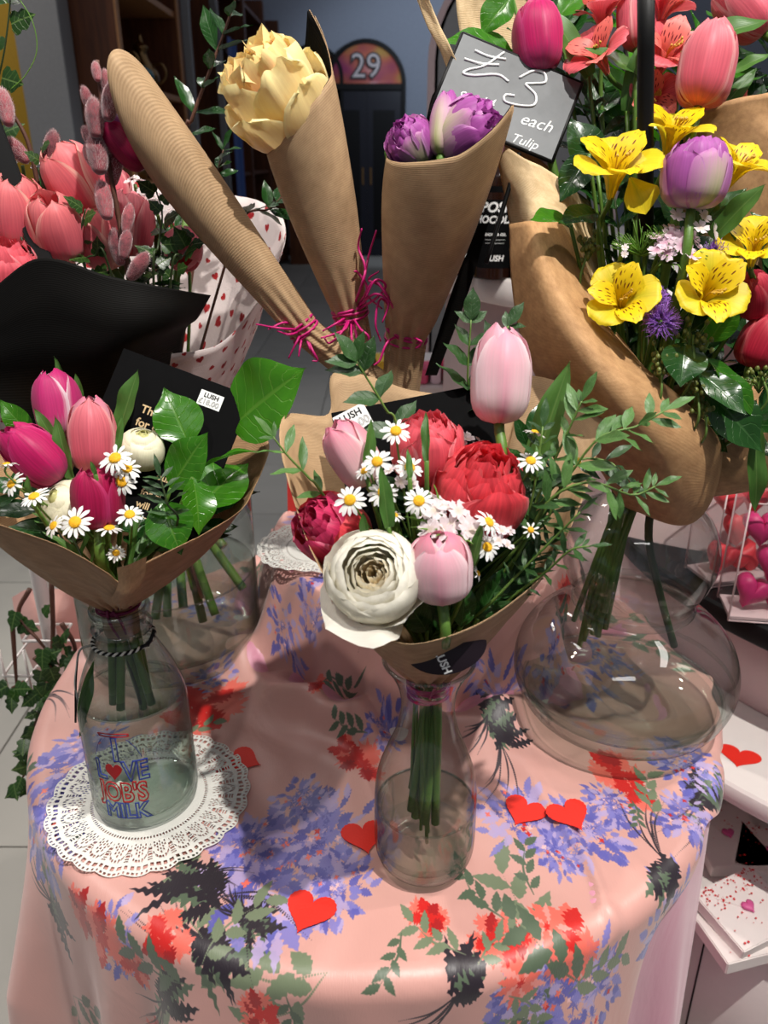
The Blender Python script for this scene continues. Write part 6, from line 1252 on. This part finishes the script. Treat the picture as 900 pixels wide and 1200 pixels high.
g = G(866, 888, .60); hs = heart_me('heart_sticker', M_heart, .0006, 0); hs.transform(Matrix.Diagonal((.032, .028, 1, 1))); hh = link('heart_sticker', hs, ds, Matrix.Translation((g.x-SX, g.y-SY, .6012)) @ Matrix.Rotation(-.5, 4, 'Z'))
M_env = flat('white_envelope', (232, 222, 218), .6, bump=.1, var=.03); M_hpink = flat('pink_heart_seal', (214, 92, 150), .5); M_rdot = flat('red_confetti', (206, 36, 40), .6)
def ENV(label, px, py, z, w_, l_, rot, dots, tilt=(0, 0), h=.022, seed=0):
    g = G(px, py, z+h); M = Matrix.Translation((g.x, g.y, z+.001)) @ Matrix.Rotation(rot, 4, 'Z') @ Matrix.Rotation(tilt[0], 4, 'X') @ Matrix.Rotation(tilt[1], 4, 'Y'); t = thing('envelope_box', label, 'gift box', M, 'white envelope shaped gift boxes')
    link('box', bev_me(mesh('box', *box_vf(-w_/2, w_/2, -l_/2, l_/2, 0, h), M_env, smooth=False), .0015), t)
    V, F_ = [], []; 
    link('flap', mesh('flap', [(-w_/2+.001, l_/2, h+.0004), (w_/2-.001, l_/2, h+.0004), (0, -.005, h+.0024), (-w_/2+.001, l_/2, h), (w_/2-.001, l_/2, h), (0, -.005, h)], [(0, 2, 1), (0, 3, 5, 2), (2, 5, 4, 1), (0, 1, 4, 3)], M_env, smooth=False), t)
    s = heart_me('heart_seal', M_hpink, .003, 0, dome=.002); s.transform(Matrix.Diagonal((.0105, .0115, 1, 1))); link('heart_seal', s, t, Matrix.Translation((0, -.002, h+.004)))
    r_ = random.Random(seed)
    for k in range(dots):
        x, y = r_.uniform(-w_/2, w_/2)*.95, (l_/2)*(1-abs(r_.gauss(0, .5))) if k % 4 else r_.uniform(-l_/2, l_/2); o = len(V); q = r_.uniform(.0006, .002)
        if abs(y) > l_/2: continue
        V += [(x+q*math.cos(a), y+q*math.sin(a), h+.0026) for a in np.linspace(0, 2*PI, 6, endpoint=False)]; F_.append(tuple(range(o, o+6)))
    tag(link('confetti', mesh('confetti', V, F_, M_rdot, smooth=False), t), kind='stuff')
ENV('white envelope gift box at the back with a pink heart seal, flat on the tier', 853, 978, .364, .105, .135, .02, 40, seed=1)
ENV('white envelope gift box tilted, thick with red confetti, nearest the pink cloth', 875, 1062, .388, .115, .10, .42, 120, (.1, -.03), seed=2)
ENV('lower envelope gift box under the confetti one', 868, 1085, .364, .115, .10, .25, 20, seed=3)
ENV('envelope gift box at the right frame edge behind the confetti one', 905, 1000, .364, .105, .10, -.5, 50, seed=4)
tag(box('wooden_block', (SX-.36, SX-.25, .93, 1.0, .3625, .42), M_wood, bevel=.002), 'dark wooden block behind the envelope gift boxes', 'block')
# clear boxes of pink hearts on the black tray
M_soap = flat('pink_heart_soap', (192, 40, 104), .5, bump=.15, nscale=120, var=.15); M_clear = thin_glass('clear_plastic', (.97, .97, .97), (.7, .7, .72), rough=.05)
def HBOX(label, px, py, rot, cols, h=.185, w_=.11, l_=.07):
    g = G(px, py, .802); t = thing('clear_gift_box', label, 'gift box', Matrix.Translation((g.x, g.y, .802)) @ Matrix.Rotation(rot, 4, 'Z'), 'clear boxes on the black tray')
    link('box', bev_me(mesh('box', *box_vf(-w_/2, w_/2, -l_/2, l_/2, 0, h), M_clear, smooth=False), .002), t); link('base', mesh('base', *box_vf(-w_/2+.002, w_/2-.002, -l_/2+.002, l_/2-.002, .0015, .006), M_pinkw, smooth=False), t)
    tubes('edge', [([Vector((sx*w_/2, sy*l_/2, 0)), Vector((sx*w_/2, sy*l_/2, h))], .0013, 2) for sx in (-1, 1) for sy in (-1, 1)]+[([Vector((-w_/2, sy*l_/2, z)), Vector((w_/2, sy*l_/2, z))], .0013, 2) for sy in (-1, 1) for z in (0, h)], M_pinkw, t, 5)
    for i, (x, z, s) in enumerate([(-.023, .035, .0255), (.027, .032, .0255), (0, .082, .0265), (.024, .132, .0255), (-.026, .135, .0255)]):
        me = heart_me('heart_soap', cols, .020, 0, dome=.006); me.transform(Matrix.Diagonal((s, s*1.1, 1, 1))); link('heart_soap', me, t, Matrix.Translation((x, -.006+.005*(i % 2), z)) @ Matrix.Rotation(PI/2, 4, 'X') @ Matrix.Rotation((i*1.7) % .8-.4+(PI if i == 1 else 0), 4, 'Z'))
HBOX('clear box packed with pink heart soaps at the right frame edge', 892, 716, -.15, M_soap)
HBOX('clear box of coral red hearts beside the gourd vase', 852, 672, .25, flat('coral_soap', (226, 60, 70), .5), h=.17)
HBOX('clear heart box mostly behind the kraft paper at the right', 905, 640, .1, flat('rose_soap', (230, 100, 150), .5), h=.16)
# high white shelf with black bottles
disc('high_shelf', .74, 1.185, 1.232, M_white, ds, (.80-SX, 1.86-SY, 0)); disc('rear_cylinder', .66, .0, 1.185, M_pinkw, ds, (.80-SX, 1.86-SY, 0))
M_bot = flat('dark_brown_plastic', (34, 16, 10), .15, var=.1); M_capb = flat('black_cap', (12, 12, 13), .3)
def BOT(label, px, py, txt, r=.034, d=None):
    g = G(px, py, 1.233); t = thing('black_bottle', label, 'bottle', Matrix.Translation((g.x, g.y, 1.233)), 'black bottles on the curved shelf')
    link('body', lathe_me('body', smooth_prof([(0, 0), (r-.004, 0), (r, .004), (r, .08), (r, .150), (r-.006, .168), (.016, .182), (.0125, .186), (.0125, .192)], 40), M_bot, 40), t); link('label', lathe_me('label', [(r+.0004, .016), (r+.0004, .145)], M_card, 40), t); link('cap', lathe_me('cap', [(0, .215), (.015, .215), (.016, .213), (.016, .190), (0, .190)], M_capb, 24), t)
    yaw = math.atan2(-g.y, -g.x)
    for s, z, sz, out in txt:
        me = text_me('lettering', s, sz, M_lab, bold=sz*.03, shear=.2 if sz > .012 else 0); co = np.empty(len(me.vertices)*3, np.float32); me.vertices.foreach_get('co', co); co = co.reshape(-1, 3); q = yaw+co[:, 0]/(r+.001)
        o = np.stack([(r+.0012)*np.cos(q), (r+.0012)*np.sin(q), z+co[:, 1]], -1).astype(np.float32); me.vertices.foreach_set('co', o.ravel()); me.update(); link('lettering', me, t)
TX_ = [('POSH', .112, .022, 0), ('CHOCOLATE', .093, .0165, 0), ('SHOWER GEL', .070, .006, 0), ('_________________', .0635, .004, 0), ('________________', .058, .004, 0), ('LUSH', .032, .013, 0)]
BOT('black bottle lettered POSH CHOCOLATE on the high white shelf', 578, 323, TX_); BOT('black bottle left of the POSH CHOCOLATE one, partly behind the cone', 540, 318, [('LUSH', .032, .012, 0), ('________________', .058, .004, 0), ('______________', .066, .004, 0)]); BOT('black bottle behind the straw kraft panel', 622, 326, TX_[:1]); BOT('black bottle farthest left on the shelf, behind the purple tulips cone', 503, 306, TX_[-1:])
ar = thing('arched_mirror', 'grey arched panel standing behind the chalkboard', 'mirror', (.46, 2.9, 0)); link('panel', mesh('panel', *arch_vf(.6, 2.0, .03), M_grey, smooth=False), ar); link('frame', mesh('frame', *arch_ring_vf(.64, 2.02, .03, .05), M_pinkw, smooth=False), ar)
# low table of wrapped gifts in the aisle
lt = thing('low_aisle_table', 'low white table in the aisle behind the pale pink tulip', 'table', (.06, 2.42, 0)); box('top', (-.16, .14, -.2, .25, .80, .83), M_white, lt, .003)
for sx in (-.14, .12):
    for sy in (-.18, .23): box('leg', (sx-.01, sx+.01, sy-.01, sy+.01, 0, .80), M_white, lt)
GC = [(222, 60, 110), (236, 120, 160), (240, 190, 60), (230, 230, 230), (200, 40, 80), (60, 50, 56), (236, 90, 130), (240, 210, 220)]
for k in range(9):
    x = -.07+.031*k; s = box('wrapped_soap', (x-.014, x+.014, 2.25, 2.37, .8315+.0, .872+.012*(k % 3)), flat('gift_wrap', GC[k % 8], .5, var=.3), bevel=.004); s.rotation_euler = (0, .0, .12*(k % 3-1)); tag(s, ['crimson', 'rose pink', 'yellow', 'white', 'red', 'black', 'bright pink', 'pale pink', 'dark pink'][k]+' wrapped soap in the row on the low aisle table', 'wrapped soap', 'wrapped soaps on the low aisle table')
# ================================================================== ivy stand at the lower left
V_ = lambda x, y, z: Vector((x, y, z))
ps = thing('wire_plant_stand', 'white wire plant stand at the left behind the milk bottle', 'plant stand', (P(58, 720, 1.12).x, 1.12, 0)); o_ = ps.location.copy()
q0, q1 = P(45, 675, 1.12), P(66, 800, 1.12)
tube('post', [q0+V_(0, 0, .25), V_(q0.x, 1.12, q1.z), V_(q0.x+.005, 1.12, .003)], .0115, M_white, ps, 12, 8); 
link('foot', lathe_me('foot', [(0, .0015), (.11, .0015), (.11, .01), (.02, .02), (.012, .03)], M_white, 32), ps, Matrix.Translation((q0.x-o_.x+.005, 0, 0)))
lst = []
for z, s in ((P(40, 792, 1.05).z, 1.0), (P(40, 820, 1.05).z, .85), (P(40, 762, 1.05).z, .5)):
    cx = P(60, 800, 1.08).x; hw, hd = .058*s, .05*s; cyy = 1.10; lst.append(([V_(cx-hw, cyy-hd, z)-o_, V_(cx+hw, cyy-hd, z)-o_, V_(cx+hw, cyy+hd, z)-o_, V_(cx-hw, cyy+hd, z)-o_, V_(cx-hw, cyy-hd, z)-o_], .0024, 5))
za, zb = lst[2][0][0].z+o_.z, lst[1][0][0].z+o_.z
for sx in (-1, -.33, .33, 1): lst.append(([V_(cx+.055*sx, 1.05, za)-o_, V_(cx+.055*sx, 1.05, zb)-o_], .002, 2))
tubes('wire_basket', lst, M_white, ps, 6)
iv = thing('ivy_plant', 'trailing ivy with brown woody stems growing through the white wire stand', 'ivy', Matrix.Translation(P(60, 780, 1.05)), None); io = P(60, 780, 1.05)
sts = [[(35, 690, 1.08), (22, 720, 1.07), (45, 750, 1.05), (70, 780, 1.05)], [(60, 680, 1.06), (62, 740, 1.05), (58, 800, 1.03), (50, 860, 1.02), (30, 905, 1.01)], [(15, 735, 1.06), (18, 780, 1.05), (20, 810, 1.04)], [(72, 730, 1.06), (88, 760, 1.05), (80, 800, 1.04)], [(55, 800, 1.03), (42, 850, 1.02), (38, 890, 1.01), (24, 915, 1.01)], [(40, 770, 1.04), (60, 790, 1.03), (78, 800, 1.03)], [(28, 800, 1.03), (14, 806, 1.03)]]
for s_ in sts: tube('stem', [P(*p) for p in s_], [.004, .003, .0015], M_brown, iv, 7, 20)
me_i = ivy_me(L_ivy)
for k in range(64):
    s_ = sts[[1, 4, 3, 5, 4, 1, 0, 6, 4, 1][k % 10]]; cp = catmull([P(*p) for p in s_], 30); p = cp[RND.randrange(12 if k % 10 in (0, 5) else 4, 30)]+Vector((RND.uniform(-.012, .012), RND.uniform(-.02, .0), RND.uniform(-.01, .01))); dv = Vector((RND.uniform(-1, 1), RND.uniform(-.6, .1), RND.uniform(-1, .4))).normalized(); l = RND.uniform(.02, .034)
    link('leaf', me_i, iv, Matrix.Translation(-io) @ leaf_M(p, p+dv*l, TC+Vector((RND.uniform(-.6, .6), 0, RND.uniform(0, .8)))))
fc = sheet_me('floral_cloth_bundle', [[P(14, 700, 1.22), P(35, 690, 1.2), P(75, 690, 1.2), P(110, 690, 1.24)], [P(22, 740, 1.20), P(50, 735, 1.16), P(80, 730, 1.17), P(112, 740, 1.22)], [P(45, 800, 1.20), P(65, 790, 1.17), P(90, 780, 1.17), P(112, 800, 1.22)]], 20, 24, M_satin, uvs=(.12, .12)); tag(link('floral_cloth_bundle', fc), 'bunched blue floral cloth behind the white wire stand', 'cloth');
